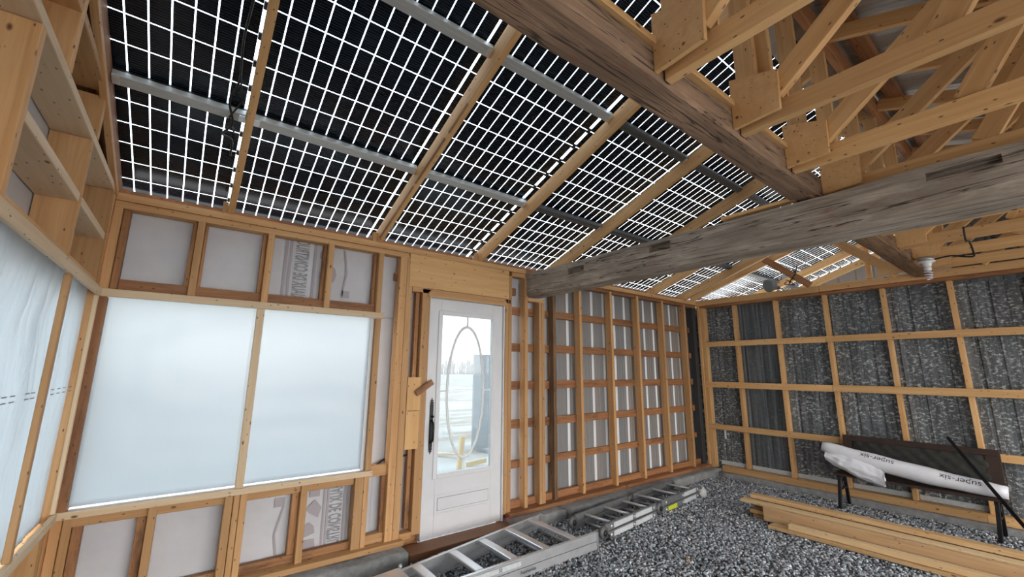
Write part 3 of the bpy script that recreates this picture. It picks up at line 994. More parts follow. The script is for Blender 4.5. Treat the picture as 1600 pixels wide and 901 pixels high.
# gable framing above the plate
def zroof(y):      # underside of the front rafters
    return 2.54 + (YF - y) * math.tan(SL) if y > 0.66 else 2.54 + (YF - 0.66) * math.tan(SL) - (0.66 - y) * math.tan(SL)
for y in (1.50, 2.12, 2.72):
    lst(y, 2.559, zroof(y) - 0.02)
for y0, y1, z in ((2.14, 2.70, 2.80), (1.52, 2.10, 2.80)):
    bx('blocking', XB, XL - 0.001, y0, y1, z, z + 0.04, M['pine'], WL)
board('gable_rafter', roofpt(XL - 0.02, -0.10, 0.07) , roofpt(XL - 0.02, 2.93, 0.07), 0.14, 0.04, NRM, M['old'], WL)
board('gable_strip', roofpt(XL - 0.005, 0.02, -0.022), roofpt(XL - 0.005, 2.9, -0.022), 0.04, 0.03, NRM, M['pine'], WL)
board('soffit_strip', roofpt((XB + XL - 0.04) / 2, -0.1, 0.120), roofpt((XB + XL - 0.04) / 2, 2.93, 0.120), XL - 0.04 - XB + 0.02, 0.012, (1, 0, 0), M['old'], WL)
slack('house_wrap', YB, YF + 0.05, 1.86, 2.62, XB - 0.004, WL, M['wrap'], amp=0.006, nx=60, nz=16, axis='x', seed=12)
slack('house_wrap', YB, YF + 0.05, 0.08, 0.70, XB - 0.004, WL, M['wrap'], amp=0.004, nx=60, nz=12, axis='x', seed=13)
slack('house_wrap', YB, 0.98, 0.68, 1.90, XB - 0.004, WL, M['wrap'], amp=0.004, nx=40, nz=20, axis='x', seed=14)
# gable wrap (triangle)
bx('sheathing', XB - 0.02, XB - 0.008, YB, YF + 0.12, 2.45, 2.66, M['rough'], WL)
prism('house_wrap', [(XB - 0.006, YF + 0.1, 2.56), (XB - 0.006, 0.66, 2.56), (XB - 0.006, YB, 2.56), (XB - 0.006, YB, 2.62), (XB - 0.006, 0.66, zroof(0.66) + 0.15), (XB - 0.006, YF + 0.1, 2.67)], (-0.003, 0, 0), M['wrap'], WL)

bx('sill_rail', XB, XL - 0.001, 0.98, 3.394, 0.606, 0.646, P, WL)
W2 = empty('window_2', (XL, 2.2, 0.68), 'left wall window opening covered with creased plastic sheet', kind='structure')
bx('casing_strip', XL + 0.001, XL + 0.020, 0.98, YF - 0.024, 1.882, 1.932, PL, W2)
bx('casing_strip', XL + 0.001, XL + 0.022, 0.98, YF - 0.026, 0.644, 0.690, PL, W2)
bx('mullion', XL - 0.010, XL + 0.014, 2.685, 2.725, 0.692, 1.881, P, W2)
bx('mullion', XL - 0.010, XL + 0.014, 1.70, 1.74, 0.692, 1.881, P, W2)
bx('jamb', XL - 0.006, XL + 0.016, 3.395, 3.425, 0.692, 1.881, PL, W2)
slack('plastic_sheet', 0.98, 3.41, 0.66, 1.935, XL - 0.034, W2, M['sheet2'], amp=0.005, nx=240, nz=60, axis='x', seed=15, crease=0.026)
# printed dashes on the sheet
for y in (2.25, 2.34, 2.52, 2.60, 2.80, 2.92, 3.04, 3.16, 3.30):
    for dz in (0, 0.022):
        bx('printed_dash', XL - 0.0125, XL - 0.0115, y, y + 0.055, 1.335 + dz, 1.340 + dz, M['print'], W2, 0)

# ------------------------------------------------------------------ right wall
WR = empty('wall_right', (XR, 0, 0), 'far end wall of speckled galvanised sheets and pine girts', kind='structure')
for z0, z1 in ((1.836, 1.912), (1.238, 1.318), (0.640, 0.714)):
    bx('girt', XR, XR + 0.038, 1.80, 3.40, z0, z1, M['truss'], WR)
    bx('girt', XR, XR + 0.038, YB, 1.797, z0 + 0.004, z1 + 0.003, M['truss'], WR)
bx('bottom_plate', XR - 0.004, XR + 0.10, 0.70, YF - 0.21, 0.070, 0.147, M['truss'], WR)
bx('bottom_plate', XR - 0.004, XR + 0.10, YB, 0.698, 0.070, 0.147, M['truss'], WR)
bx('top_plate', XR - 0.012, XR + 0.10, 1.80, YF - 0.006, 2.472, 2.556, M['truss'], WR)
bx('top_plate', XR - 0.012, XR + 0.10, YB, 1.797, 2.474, 2.556, M['truss'], WR)
bx('top_plate', XR + 0.006, XR + 0.10, YB, YF - 0.006, 2.436, 2.471, M['old'], WR)
for y in (2.90, 2.345, 1.775, 1.205, 0.655, 0.09, -0.47, -1.04, -1.6):
    bx('stud', XR + 0.039, XR + 0.125, y - 0.021, y + 0.021, 0.147, 2.436, M['truss'], WR)
bx('corner_post', XR - 0.002, XR + 0.10, 3.405, 3.445, 0.10, 2.470, M['truss'], WR)
bx('corner_post', XR + 0.012, XR + 0.10, 3.340, 3.402, 0.10, 2.436, M['truss'], WR)
SXR = XR + 0.128
y = 3.56
k = 0
while y > YB:
    y1 = max(y - (0.62 if k else 0.64), YB)
    mt_ = M['galvplain'] if k == 1 else M['galvwall']
    ribbed('galvanised_sheet', (SXR, y, 0), (SXR, y1, 0), 0.05, 2.47, (1, 0, 0), 0.2286, 0.020, 0.014, [mt_], WR, minor=1, phase=0.1, minor_d=0.004)
    y = y1 + 0.012
    k += 1
    if y1 <= YB: break
for a, b in ((3.30, 2.93), (2.87, 2.37), (2.32, 1.80), (1.75, 1.23), (1.18, 0.68)):
    bx('pale_footing_strip', SXR - 0.02, SXR - 0.004, b, a, 0.147, 0.20, M['sticker'], WR)
bx('pale_stick', XR + 0.105, XR + 0.12, 3.20, 3.225, 0.50, 0.64, M['sidingrib'], WR)
# gable siding above the plate

ribbed('gable_sheet', (XO, YF + 0.15, 0), (XO, YB, 0), 2.30, 3, (1, 0, 0), 0.2286, 0.020, 0.012, [M['siding']], WR, minor=0, phase=0.1,
       zfun=lambda p: zroof(p.y) + 0.125)

ribbed('gable_sheet', (XR + 0.115, 0.62, 0), (XR + 0.115, YB, 0), 2.40, 3, (1, 0, 0), 0.2286, 0.020, 0.012, [M['galvplain']], WR, minor=0, phase=0.1, zfun=lambda p: zroof(p.y) + 0.10)

# unseen back side, opening made up so daylight fills the room
WB = empty('wall_back', (3, YB, 0), 'unseen back side of the shed, left open for daylight', kind='structure')
bx('opening_header', XL, XR, YB - 0.1, YB, 2.30, 2.50, P, WB)
for x in (XL, 2.86, XR - 0.09):
    bx('post', x, x + 0.09, YB - 0.1, YB, 0.0, 2.30, P, WB)

# ------------------------------------------------------------------ roof
CE = empty('ceiling', (3, 0.66, 3.5), 'open roof of rafters, rails and steel sheets', kind='structure')
RAF = [(0.088, 0.126), (1.158, 1.199), (2.194, 2.232), (3.180, 3.220), (4.165, 4.205), (5.160, 5.200), (5.925, 5.965), (7.50, 7.55), (8.30, 8.34)]
RD = 0.112
for k, (x0, x1) in enumerate(RAF):
    xc = (x0 + x1) / 2
    rf_ = board('rafter', roofpt(xc, -0.10, RD / 2), roofpt(xc, 2.92, RD / 2), RD, x1 - x0, NRM, M['truss'], CE)
    if k == 1:      # waney bark edge on the lower arris
        for t0, t1 in ((0.05, 0.75), (0.78, 1.25), (1.30, 1.55)):
            board('bark_edge', roofpt(x0 + 0.003, t0, 0.006), roofpt(x0 + 0.003, t1, 0.006), 0.016, 0.014, NRM, M['rough'], rf_, 0.003)
    bx('rafter_block', x0 - 0.034, x0 - 0.002, YF + 0.01, YF + 0.05, 2.541, 2.625, P, CE)
# aluminium rails spanning between the rafters under the panel joints
ends = [-0.49] + [e for r in RAF for e in r]
gaps = [(ends[q], ends[q + 1]) for q in range(0, len(ends) - 1, 2)]
for t in (0.815, 1.845):
    for i, (a, b) in enumerate(gaps):
        mt_ = M['galv'] if i < 3 else M['alu_dark']
        r = board('rail', roofpt(a + 0.001, t, 0.105), roofpt(b - 0.001, t, 0.105), 0.062, 0.04, UPS, mt_, CE)
        board('rail_lip', roofpt(a + 0.002, t, 0.083), roofpt(b - 0.002, t, 0.083), 0.010, 0.004, UPS, mt_, r, 0.001)
        if i < 4:
            for xx, sg in ((a, 1), (b, -1)):
                board('rail_bracket', roofpt(xx + sg * 0.004, t, 0.082), roofpt(xx + sg * 0.034, t, 0.082), 0.05, 0.006, UPS, M['bright'], r, 0.001)
bx('eave_board', XB, XO, YF + 0.165, YF + 0.185, 2.50, 2.616, M['old'], CE)
bx('ridge_board', XB, XO, 0.640, 0.680, 3.50, 3.66, M['old'], CE)
# steel roof on the back slope
NB = Vector((0, -math.sin(SL), math.cos(SL)))
DNB = Vector((0, -math.cos(SL), -math.sin(SL)))
RB0 = Vector((0, 0.66, zroof(0.66) + 0.02))
def backpt(x, s, off):
    p = RB0 + DNB * s + NB * off
    return Vector((x, p.y, p.z))
SLEN = 3.3
for s in (0.10, 0.62, 1.14, 1.66, 2.18, 2.70, 3.2):
    bx_ = board('purlin', backpt(XB, s, 0.115), backpt(XO, s, 0.115), 0.09, 0.038, DNB, M['old'], CE)
def steel_sheet(x0, x1):
    vs, fs = [], []
    prof = [(x0, 0)]
    u = x0 + 0.08
    while u < x1:
        prof += [(u - 0.028, 0), (u - 0.014, 0.02), (u + 0.014, 0.02), (u + 0.028, 0)]
        prof += [(u + 0.07, 0), (u + 0.074, 0.004), (u + 0.08, 0)]
        u += 0.2286
    prof = [p for p in prof if p[0] < x1] + [(x1, 0)]
    for xx, d in prof:
        vs.append(backpt(xx, -0.02, 0.137 + d)); vs.append(backpt(xx, SLEN, 0.137 + d))
    for i in range(len(prof) - 1):
        fs.append((2 * i, 2 * i + 2, 2 * i + 3, 2 * i + 1))
    o = raw('steel_sheet', vs, fs, M['roofsteel'], CE)
    sd = o.modifiers.new('thickness', 'SOLIDIFY'); sd.thickness = 0.001
x = XB - 0.1
while x < XO - 0.01:
    x1 = min(x + 0.9144, XO)
    steel_sheet(x, x1)
    x = x1

prism('ridge_cap', [(XB - 0.1, 0.92, 3.585), (XB - 0.1, 0.66, 3.70), (XB - 0.1, 0.40, 3.62), (XB - 0.1, 0.40, 3.632), (XB - 0.1, 0.66, 3.735), (XB - 0.1, 0.92, 3.66)], (XO - XB + 0.1, 0, 0), M['roofsteel'], CE)
# ------------------------------------------------------------------ solar panels
PITCHX, PITCHT = 0.0857, 0.1675
GX, GT = 0.0066, 0.0072
cell_me = box_mesh('cell', PITCHX - GX, PITCHT - GT, 0.0012, 0)
cell_me.materials.append(M['cell'])
ROWN = ['lowest row on the wall top', 'middle row', 'top row by the ridge']
COLN = ['nearest the left end', 'second from left end', 'third from left end', 'over the far galvanised wall', 'beyond the far galvanised wall']
RM = Matrix((Vector((1, 0, 0)), UPS, NRM)).transposed().to_4x4()
def solar_panel(ci, ri):
    xc = 0.088 + 2.085 * ci
    tcn = 0.300 + 1.030 * ri
    base = roofpt(xc, tcn, 0.150)
    root = empty('photovoltaic_module', base, 'glass solar panel, %s, %s' % (ROWN[ri], COLN[ci]), 'solar panel', 'solar panels of the roof')
    root.matrix_basis = Matrix.Translation(base) @ RM
    def part(name, cx, cy, cz, l, w, t, mat):
        o = link(name, box_mesh(name, l, w, t, 0), mat)
        o.parent = root
        o.location = (cx, cy, cz)
        return o
    part('glass', 0, 0, 0.004, 2.079, 1.022, 0.005, M['pvglass'])
    part('edge_frame', 0, -0.505, -0.012, 2.079, 0.022, 0.026, M['plug'])
    part('edge_frame', 0, 0.505, -0.012, 2.079, 0.022, 0.026, M['plug'])
    for sy_ in (-0.335, -0.168, 0.0, 0.168, 0.335):
        part('junction_box', 0.0, sy_, -0.004, 0.026, 0.04, 0.010, M['plug'])
    individual = (ci <= 1) or (ci == 2 and ri <= 1)
    vs, fs = [], []
    for half in (-1, 1):
        for i in range(12):
            cx = half * (0.010 + PITCHX * (i + 0.5))
            for j in range(6):
                cy = (j - 2.5) * PITCHT * 0.993
                if individual:
                    o = bpy.data.objects.new('cell', cell_me)
                    COL.objects.link(o)
                    o.parent = root
                    o.location = (cx, cy, 0.0)
                else:
                    hx_, hy_ = (PITCHX - GX) / 2, (PITCHT - GT) / 2
                    b0 = len(vs)
                    for zz in (-0.0006, 0.0006):
                        vs += [(cx - hx_, cy - hy_, zz), (cx + hx_, cy - hy_, zz), (cx + hx_, cy + hy_, zz), (cx - hx_, cy + hy_, zz)]
                    fs += [tuple(b0 + q for q in f) for f in ((3, 2, 1, 0), (4, 5, 6, 7), (0, 1, 5, 4), (1, 2, 6, 5), (2, 3, 7, 6), (3, 0, 4, 7))]
    if not individual:
        me = bpy.data.meshes.new('cells')
        me.from_pydata(vs, [], fs)
        o = link('cells', me, M['cell'])
        o.parent = root
        o['kind'] = 'stuff'
for ci in range(5):
    for ri in range(3):
        solar_panel(ci, ri)

# cables hanging under the first panels
cb = tube('solar_cable', smooth([roofpt(0.02, 1.95, 0.10), roofpt(0.035, 1.6, 0.115), roofpt(0.02, 1.3, 0.12), roofpt(0.03, 1.05, 0.11), roofpt(0.0, 0.95, 0.05), roofpt(0.03, 0.80, 0.04), roofpt(-0.01, 0.68, 0.06), roofpt(0.04, 0.60, 0.11), roofpt(0.045, 0.45, 0.12)]), 0.006, M['cable'])
tag(cb, 'black panel cable hanging beside the first rafter', 'cable')
tube('cable_loop', [roofpt(0.03, 1.10, 0.10), roofpt(0.055, 0.98, 0.03), roofpt(0.01, 0.86, 0.02), roofpt(0.045, 0.70, 0.07)], 0.0045, M['cable'], cb)

# ------------------------------------------------------------------ hewn timbers
def timber(name, a, b, wdir, w, h, mat, holes=(), amp=0.008, seed=0, nseg=60, taper=None):
    """hewn beam: local X along a>b, local Y = wdir (w), local Z (h); holes on the -Y face as (x0,x1,z0,z1)"""
    a, b = Vector(a), Vector(b)
    X = (b - a).normalized(); l = (b - a).length
    Y = Vector(wdir); Y = (Y - X * Y.dot(X)).normalized(); Z = X.cross(Y)
    xs = sorted(set([l * i / nseg for i in range(nseg + 1)]))
    for h0 in holes:
        xs = [q for q in xs if abs(q - h0[0]) > 0.03 and abs(q - h0[1]) > 0.03 and not (h0[0] < q < h0[1])] + [h0[0], h0[1]]
    xs = sorted(xs)
    zl = sorted(set([-h / 2, -h / 6, h / 6, h / 2] + [z for h0 in holes for z in h0[2:4]]))
    yl = [-w / 2, -w / 6, w / 6, w / 2]
    bm = bmesh.new()
    def grid(f, A, B):
        vv = [[bm.verts.new(f(p, q)) for q in B] for p in A]
        out = {}
        for i in range(len(A) - 1):
            for j in range(len(B) - 1):
                out[(i, j)] = bm.faces.new((vv[i][j], vv[i + 1][j], vv[i + 1][j + 1], vv[i][j + 1]))
        return out
    front = grid(lambda p, q: (p, -w / 2, q), xs, zl)
    grid(lambda p, q: (p, w / 2, q), xs, zl)
    grid(lambda p, q: (p, q, -h / 2), xs, yl)
    grid(lambda p, q: (p, q, h / 2), xs, yl)
    grid(lambda p, q: (0, p, q), yl, zl)
    grid(lambda p, q: (l, p, q), yl, zl)
    hf = []
    for (i, j), f in front.items():
        cxm, czm = (xs[i] + xs[i + 1]) / 2, (zl[j] + zl[j + 1]) / 2
        if any(h0[0] < cxm < h0[1] and h0[2] < czm < h0[3] for h0 in holes):
            hf.append(f)
    bmesh.ops.remove_doubles(bm, verts=bm.verts[:], dist=1e-5)
    hf = [f for f in hf if f.is_valid]
    for v in bm.verts:
        q = v.co.copy()
        edge = 1.0
        r = Vector((0, noise.noise((q.x * 2.2 + seed, q.y * 5, q.z * 5)), noise.noise((q.x * 2.2, q.y * 5 + 9, q.z * 5 + seed))))
        v.co = q + r * amp
        # softened arrises
        if abs(abs(q.y) - w / 2) < 1e-4 and abs(abs(q.z) - h / 2) < 1e-4:
            v.co.y *= 1 - 0.05 - 0.05 * noise.noise((q.x * 3, seed, 1)); v.co.z *= 1 - 0.05 - 0.05 * noise.noise((q.x * 3, seed, 4))
        if taper:
            v.co.z += taper(q.x / l)
    if hf:
        r = bmesh.ops.extrude_face_region(bm, geom=hf)
        bmesh.ops.translate(bm, vec=(0, 0.05, 0), verts=[g for g in r['geom'] if isinstance(g, bmesh.types.BMVert)])
        bmesh.ops.delete(bm, geom=hf, context='FACES')
    bmesh.ops.recalc_face_normals(bm, faces=bm.faces[:])
    me = bpy.data.meshes.new(name)
    bm.to_mesh(me); bm.free()
    o = link(name, me, mat)
    M4 = Matrix((X, Y, Z)).transposed().to_4x4()
    M4.translation = a
    o.matrix_basis = M4
    return o
# tie beam: runs from the front wall toward the back, its camera side faces -x
# local X = -y direction, local Y = +x, local Z = X x Y = (-y) x (x) = +z
tb = timber('tie_beam', (2.920, YF + 0.02, 2.372), (2.920, YB + 0.1, 2.350), (1, 0, 0), 0.225, 0.255, M['tie'],
            holes=((0.66, 0.87, 0.0, 0.062), (1.57, 1.76, 0.028, 0.092), (3.17, 3.42, 0.045, 0.085)), amp=0.010, seed=4)
tag(tb, 'weathered grey hewn tie beam with mortises resting on the front wall', 'beam')
bm1 = timber('purlin_beam', (XB, 0.824, 2.578), (3.04, 0.824, 2.566), (0, -1, 0), 0.135, 0.135, M['beam'], amp=0.007, seed=11)
tag(bm1, 'weathered brown hewn beam running under the rafters from the left', 'beam')
bm2 = timber('purlin_beam', (3.05, 0.830, 2.566), (XR + 0.05, 0.830, 2.566), (0, -1, 0), 0.145, 0.135, M['oldpost'], amp=0.007, seed=13)
tag(bm2, 'dark hewn beam continuing beyond the grey tie beam', 'beam')
nb = bx('nailer_board', XB, 2.80, 0.740, 0.80, 2.640, 2.668, M['truss'])
tag(nb, 'thin orange pine board nailed on top of the brown beam', 'board')
nb2 = board('shim_board', (2.84, 1.32, 2.508), (2.84, 0.78, 2.512), 0.06, 0.022, (1, 0, 0), M['truss'])
tag(nb2, 'short pine shim lying on the grey tie beam', 'board')

# ------------------------------------------------------------------ trusses
T = M['truss']
ORD = ['nearest the camera', 'second from the camera', 'third from the camera', 'fourth from the camera, just before the grey tie beam',
       'first beyond the grey tie beam', 'second beyond the grey tie beam', 'third beyond the grey tie beam', 'fourth beyond the grey tie beam', 'fifth beyond the grey tie beam']
def top_z(y): return RB0.z - (0.66 - y) * math.tan(SL) + 0.055
def truss(x, i):
    root = empty('roof_truss', (x, 0.75, 2.52), 'pine half truss with plywood gusset, %s' % ORD[i], 'truss', 'half trusses of the back roof')
    w = 0.038
    y0 = 0.752
    board('bottom_chord', (x, y0, 2.566), (x, YB + 0.05, 2.566), 0.089, w, (0, 0, 1), T, root)
    board('top_chord', (x, 0.64, top_z(0.64)), (x, YB + 0.02, top_z(YB + 0.02)), 0.089, w, (0, math.sin(SL), math.cos(SL)), T, root)
    board('king_post', (x, 0.708, 2.612), (x, 0.708, 3.52), 0.085, w, (0, 1, 0), T, root)
    if i < 2: board('king_post', (x + 0.042, 0.66, 2.612), (x + 0.042, 0.66, 3.50), 0.085, w, (0, 1, 0), T, root)
    # webs
    def web(ya, za, yb, zb, dx, wd=0.089):
        d = Vector((0, yb - ya, zb - za))
        board('web', (x + dx, ya, za), (x + dx, yb, zb), wd, w, Vector((1, 0, 0)).cross(d), T, root)
    web(0.60, 2.64, -0.16, 3.29, -0.039)
    web(0.10, 2.62, -0.28, 3.24, 0.039)
    web(-0.55, 2.60, -1.10, 2.98, -0.039)
    web(-0.50, 2.60, -0.22, 3.25, 0.039)
    # gusset plates
    prism('gusset_plate', [(x - w / 2 - 0.061, 0.755, 2.530), (x - w / 2 - 0.061, 0.568, 2.540), (x - w / 2 - 0.061, 0.562, 2.715), (x - w / 2 - 0.061, 0.755, 2.772)], (0.020, 0, 0), M['ply'], root)
    prism('gusset_plate', [(x + 0.0202, 0.755, 2.530), (x + 0.0202, 0.568, 2.540), (x + 0.0202, 0.562, 2.715), (x + 0.0202, 0.755, 2.772)], (0.012, 0, 0), M['ply'], root)
    prism('gusset_plate', [(x - w / 2 - 0.041, -0.02, 3.22), (x - w / 2 - 0.041, -0.36, 3.12), (x - w / 2 - 0.041, -0.36, 3.28), (x - w / 2 - 0.041, -0.02, 3.40)], (0.002, 0, 0), M['ply'], root)
    return root
TX = (1.290, 1.885, 2.470, 3.010, 3.60, 4.19, 4.80, 5.40, 5.98)
for i, x in enumerate(TX):
    truss(x, i)

# full gable truss standing on the right wall
ge = empty('gable_truss', (6.2, 0.7, 2.556), 'full pine gable truss standing on the far end wall', 'truss')
gxx = 6.22
def gb(name, a, b, wd=0.089, dx=0.0, mat=None):
    d = Vector((0, b[0] - a[0], b[1] - a[1]))
    board(name, (gxx + dx, *a), (gxx + dx, *b), wd, 0.038, Vector((1, 0, 0)).cross(d), mat or T, ge)
gb('top_chord', (YF + 0.05, 2.59), (0.66, zroof(0.66) + 0.01), mat=M['truss'])
gb('top_chord', (YB, zroof(YB) + 0.04), (0.66, zroof(0.66) + 0.01))
gb('web', (1.02, 2.56), (1.64, 3.16), 0.10, -0.04)
gb('web', (1.86, 2.56), (2.36, 3.00), 0.085, -0.04, M['old'])
gb('web', (0.40, 2.56), (-0.25, 3.20), 0.10, -0.04)
gb('king_post', (0.66, 2.56), (0.66, 3.45), 0.09, -0.001)
gb('king_post', (1.28, 2.56), (1.28, 3.25), 0.05, 0.04)
prism('gusset_plate', [(gxx - 0.075, 1.20, 2.56), (gxx - 0.075, 0.90, 2.56), (gxx - 0.075, 0.95, 2.66), (gxx - 0.075, 1.16, 2.73)], (0.014, 0, 0), M['ply'], ge)

# ------------------------------------------------------------------ lamp on the trusses
lx, ly, lz = 5.30, 0.665, 2.515
lp = empty('lamp', (lx, ly, lz), 'white porcelain lamp holder with spiral bulb under the trusses', 'lamp')
lathe('box_cover', [(0.05, 0), (0.055, -0.012), (0.055, -0.03), (0.02, -0.032)], (lx, ly, lz), M['alu_dull'], lp)
lathe('lamp_holder', [(0.02, -0.03), (0.062, -0.034), (0.06, -0.042), (0.036, -0.05), (0.030, -0.075), (0.028, -0.082)], (lx, ly, lz), M['porcelain'], lp)
bp_ = lathe('bulb_base', [(0.018, -0.08), (0.026, -0.088), (0.028, -0.115), (0.022, -0.122)], (lx, ly, lz), M['porcelain'], lp)
sp = []
for i in range(64):
    th = i / 63 * 2 * math.pi * 3.2
    r = 0.026 - 0.008 * (i / 63)
    sp.append((lx + r * math.cos(th), ly + r * math.sin(th), lz - 0.125 - 0.075 * i / 63))
tube('spiral_tube', sp, 0.0065, M['bulb'], lp, seg=8)
cbl = tube('lamp_cable', smooth([(lx + 0.05, ly, lz - 0.02), (lx + 0.03, 0.60, 2.50), (lx + 0.02, 0.50, 2.505), (lx, 0.42, 2.475), (lx - 0.02, 0.37, 2.465), (lx - 0.02, 0.365, 2.50), (lx - 0.25, 0.36, 2.55), (lx - 0.55, 0.355, 2.50), (lx - 0.60, 0.35, 2.60)]), 0.007, M['cable'])
tag(cbl, 'black cable drooping from the lamp to the trusses', 'cable')

wcb = tube('wall_cable', smooth([(1.20, 3.525, 0.690), (1.30, 3.515, 0.705), (1.38, 3.545, 0.735), (1.52, 3.50, 0.755), (1.60, 3.55, 0.75)]), 0.008, M['cable'])
tag(wcb, 'black cable crossing between the wall posts left of the door', 'cable')

# grey flood light with its wires on the end wall top
fd = empty('flood_light', (6.12, 2.22, 2.56), 'grey round flood light with black wires on the end wall plate', 'light')
lathe('housing', [(0.02, 0.0), (0.075, 0.02), (0.085, 0.08), (0.088, 0.10), (0.07, 0.104)], (6.14, 2.26, 2.63), M['flood'], fd, axis=(-0.6, 0.3, -0.2))
bx('bracket', 6.15, 6.19, 2.20, 2.30, 2.557, 2.60, M['flood'], fd)
w1 = [(6.10 + 0.02 * math.cos(k * 1.3), 2.10 + 0.03 * math.sin(k * 1.3) - 0.006 * k, 2.62 + 0.035 * math.cos(k * 0.9 + 1)) for k in range(14)]
tube('wire', w1, 0.006, M['cable'], fd, seg=6)
tube('wire', [(6.10, 2.06, 2.62), (6.0, 1.95, 2.70), (6.02, 1.93, 2.80), (6.05, 1.99, 2.78), (6.07, 1.97, 2.72)], 0.008, M['cable'], fd, seg=6)

# ------------------------------------------------------------------ step ladder lying by the door
LA = empty('step_ladder', (2.1, 2.8, 0), 'aluminium step ladder lying flat on gravel by the white door', 'ladder')
AL = M['alu_dull']
na, nb_ = Vector((1.22, 2.585, 0)), Vector((2.885, 2.605, 0))
fa, fb = Vector((1.22, 2.925, 0)), Vector((2.80, 3.235, 0))
def rail2(a, b, side):
    d = (b - a).normalized(); nrm = Vector((-d.y, d.x, 0)) * side
    for z0, z1 in ((0.012, 0.072), (0.076, 0.142)):
        zc = (z0 + z1) / 2
        r = board('rail', a + Vector((0, 0, zc)), b + Vector((0, 0, zc)), z1 - z0, 0.003, (0, 0, 1), AL, LA, 0.0008)
        for zz in (z0 + 0.0015, z1 - 0.0015):
            board('rail_flange', a + nrm * 0.013 + Vector((0, 0, zz)), b + nrm * 0.013 + Vector((0, 0, zz)), 0.024, 0.003, nrm, M['bright'] if zz > 0.13 else AL, r, 0.0008)
rail2(na, nb_, 1)
rail2(fa, fb, -1)
def lerp(a, b, t): return a + (b - a) * t
for xs_ in (1.42, 1.735, 2.035, 2.34, 2.645):
    p = lerp(na, nb_, (xs_ - na.x) / (nb_.x - na.x)) + Vector((0, 0.003, 0))
    q = lerp(fa, fb, (xs_ - fa.x) / (fb.x - fa.x)) - Vector((0, 0.003, 0))
    # step: shallow channel with rolled front lip and drooped ends
    vs, fs = [], []
    prof = [(-0.033, -0.022), (-0.035, -0.004), (-0.028, 0.0), (0.028, 0.0), (0.035, -0.004), (0.033, -0.022), (0.029, -0.022), (0.030, -0.007), (-0.030, -0.007), (-0.029, -0.022)]
    stn = [(0.0, -0.022), (0.03, -0.006), (0.08, 0.0), (0.5, 0.002), (0.92, 0.0), (0.97, -0.006), (1.0, -0.022)]
    for u, dz in stn:
        c = lerp(p, q, u) + Vector((0, 0, 0.142 + dz))
        for a_, z_ in prof:
            vs.append(c + Vector((a_, 0, z_)))
    n_ = len(prof)
    for i in range(len(stn) - 1):
        for k in range(n_):
            k2 = (k + 1) % n_
            fs.append((i * n_ + k, i * n_ + k2, (i + 1) * n_ + k2, (i + 1) * n_ + k))
    raw('step', vs, fs, M['bright'], LA)
    tube('rear_rung', [p + Vector((0.09, 0.02, 0.035)), q + Vector((0.09, -0.02, 0.035))], 0.011, AL, LA)
capx = na.x
prism('top_cap', [(1.10, 2.585, 0.01), (1.10, 2.95, 0.01), (1.10, 2.95, 0.15), (1.10, 2.585, 0.15)], (0.012, 0, 0), M['alu'], LA)
prism('top_cap', [(1.112, 2.585, 0.142), (1.112, 2.95, 0.142), (1.30, 2.955, 0.150), (1.30, 2.580, 0.150)], (0, 0, -0.004), M['bright'], LA)
lathe('cap_knob', [(0.012, 0), (0.014, 0.01), (0.009, 0.022)], (1.305, 2.95, 0.148), M['alu_dull'], LA)
bx('rail_end_cap', 2.882, 2.90, 2.597, 2.632, 0.008, 0.146, M['alu'], LA)
bx('rail_end_cap', 2.797, 2.812, 3.20, 3.238, 0.008, 0.146, M['alu'], LA)
bx('size_sticker', 1.55, 2.06, na.y - 0.002, na.y + 0.0005, 0.098, 0.130, M['sticker'], LA, 0)
text_mesh('printed_text', '30', 0.034, (1.86, 2.5815, 0.103), (1, 0, 0), (0, 0, 1), M['ink'], LA)
text_mesh('printed_text', 'Featherlite', 0.036, (2.06, 2.590, 0.036), (1, 0.012, 0), (0.15, 0, 1), M['ink'], LA, squeeze=0.95)

# ------------------------------------------------------------------ folding ladder
LB = empty('folding_ladder', (4.1, 2.95, 0), 'folded multi-hinge aluminium ladder with yellow sticker beside the curb', 'ladder')
u0 = Vector((3.10, 2.700, 0)); dirv = Vector((1.0, 0.105, 0)).normalized(); nv = Vector((-dirv.y, dirv.x, 0))
def lp3(s, v, z): return u0 + dirv * s + nv * v + Vector((0, 0, z))
GR = M['alu_mid']
SEGS = ((0.0, 0.90), (1.02, 1.90))
for (s0, s1) in SEGS:
    for v in (0.0, 0.335):
        for z in (0.037, 0.106):
            r = board('rail', lp3(s0, v, z), lp3(s1, v, z), 0.062, 0.024, (0, 0, 1), GR, LB, 0.004)
            if v == 0.0:
                for sa, sb in ((s0 + 0.12, s0 + 0.44), (s0 + 0.49, s0 + 0.80)):
                    mt_ = M['sticker']
                    if s0 > 0.5:
                        if z < 0.05 and sa < s0 + 0.2: mt_ = M['yellow']
                        elif z > 0.05 and sa < s0 + 0.2: continue
                    sb2 = sb if mt_ is not M['yellow'] else sa + 0.20
                    board('sticker', lp3(sa, -0.0128, z), lp3(sb2, -0.0128, z), 0.042, 0.001, (0, 0, 1), mt_, r, 0)
                for ss in (s0 + 0.08, s0 + 0.465, s0 + 0.84):
                    lathe('rivet', [(0.013, 0), (0.013, 0.004), (0.006, 0.007)], lp3(ss, -0.012, z), M['bright'], r, axis=tuple(-nv), seg=10)
for s in (0.14, 0.46, 0.78, 1.10, 1.44, 1.78):
    for z in (0.040, 0.112):
        tube('rung', [lp3(s, 0.01, z), lp3(s, 0.325, z)], 0.0135, M['bright'] if z > 0.1 else M['alu'], LB)
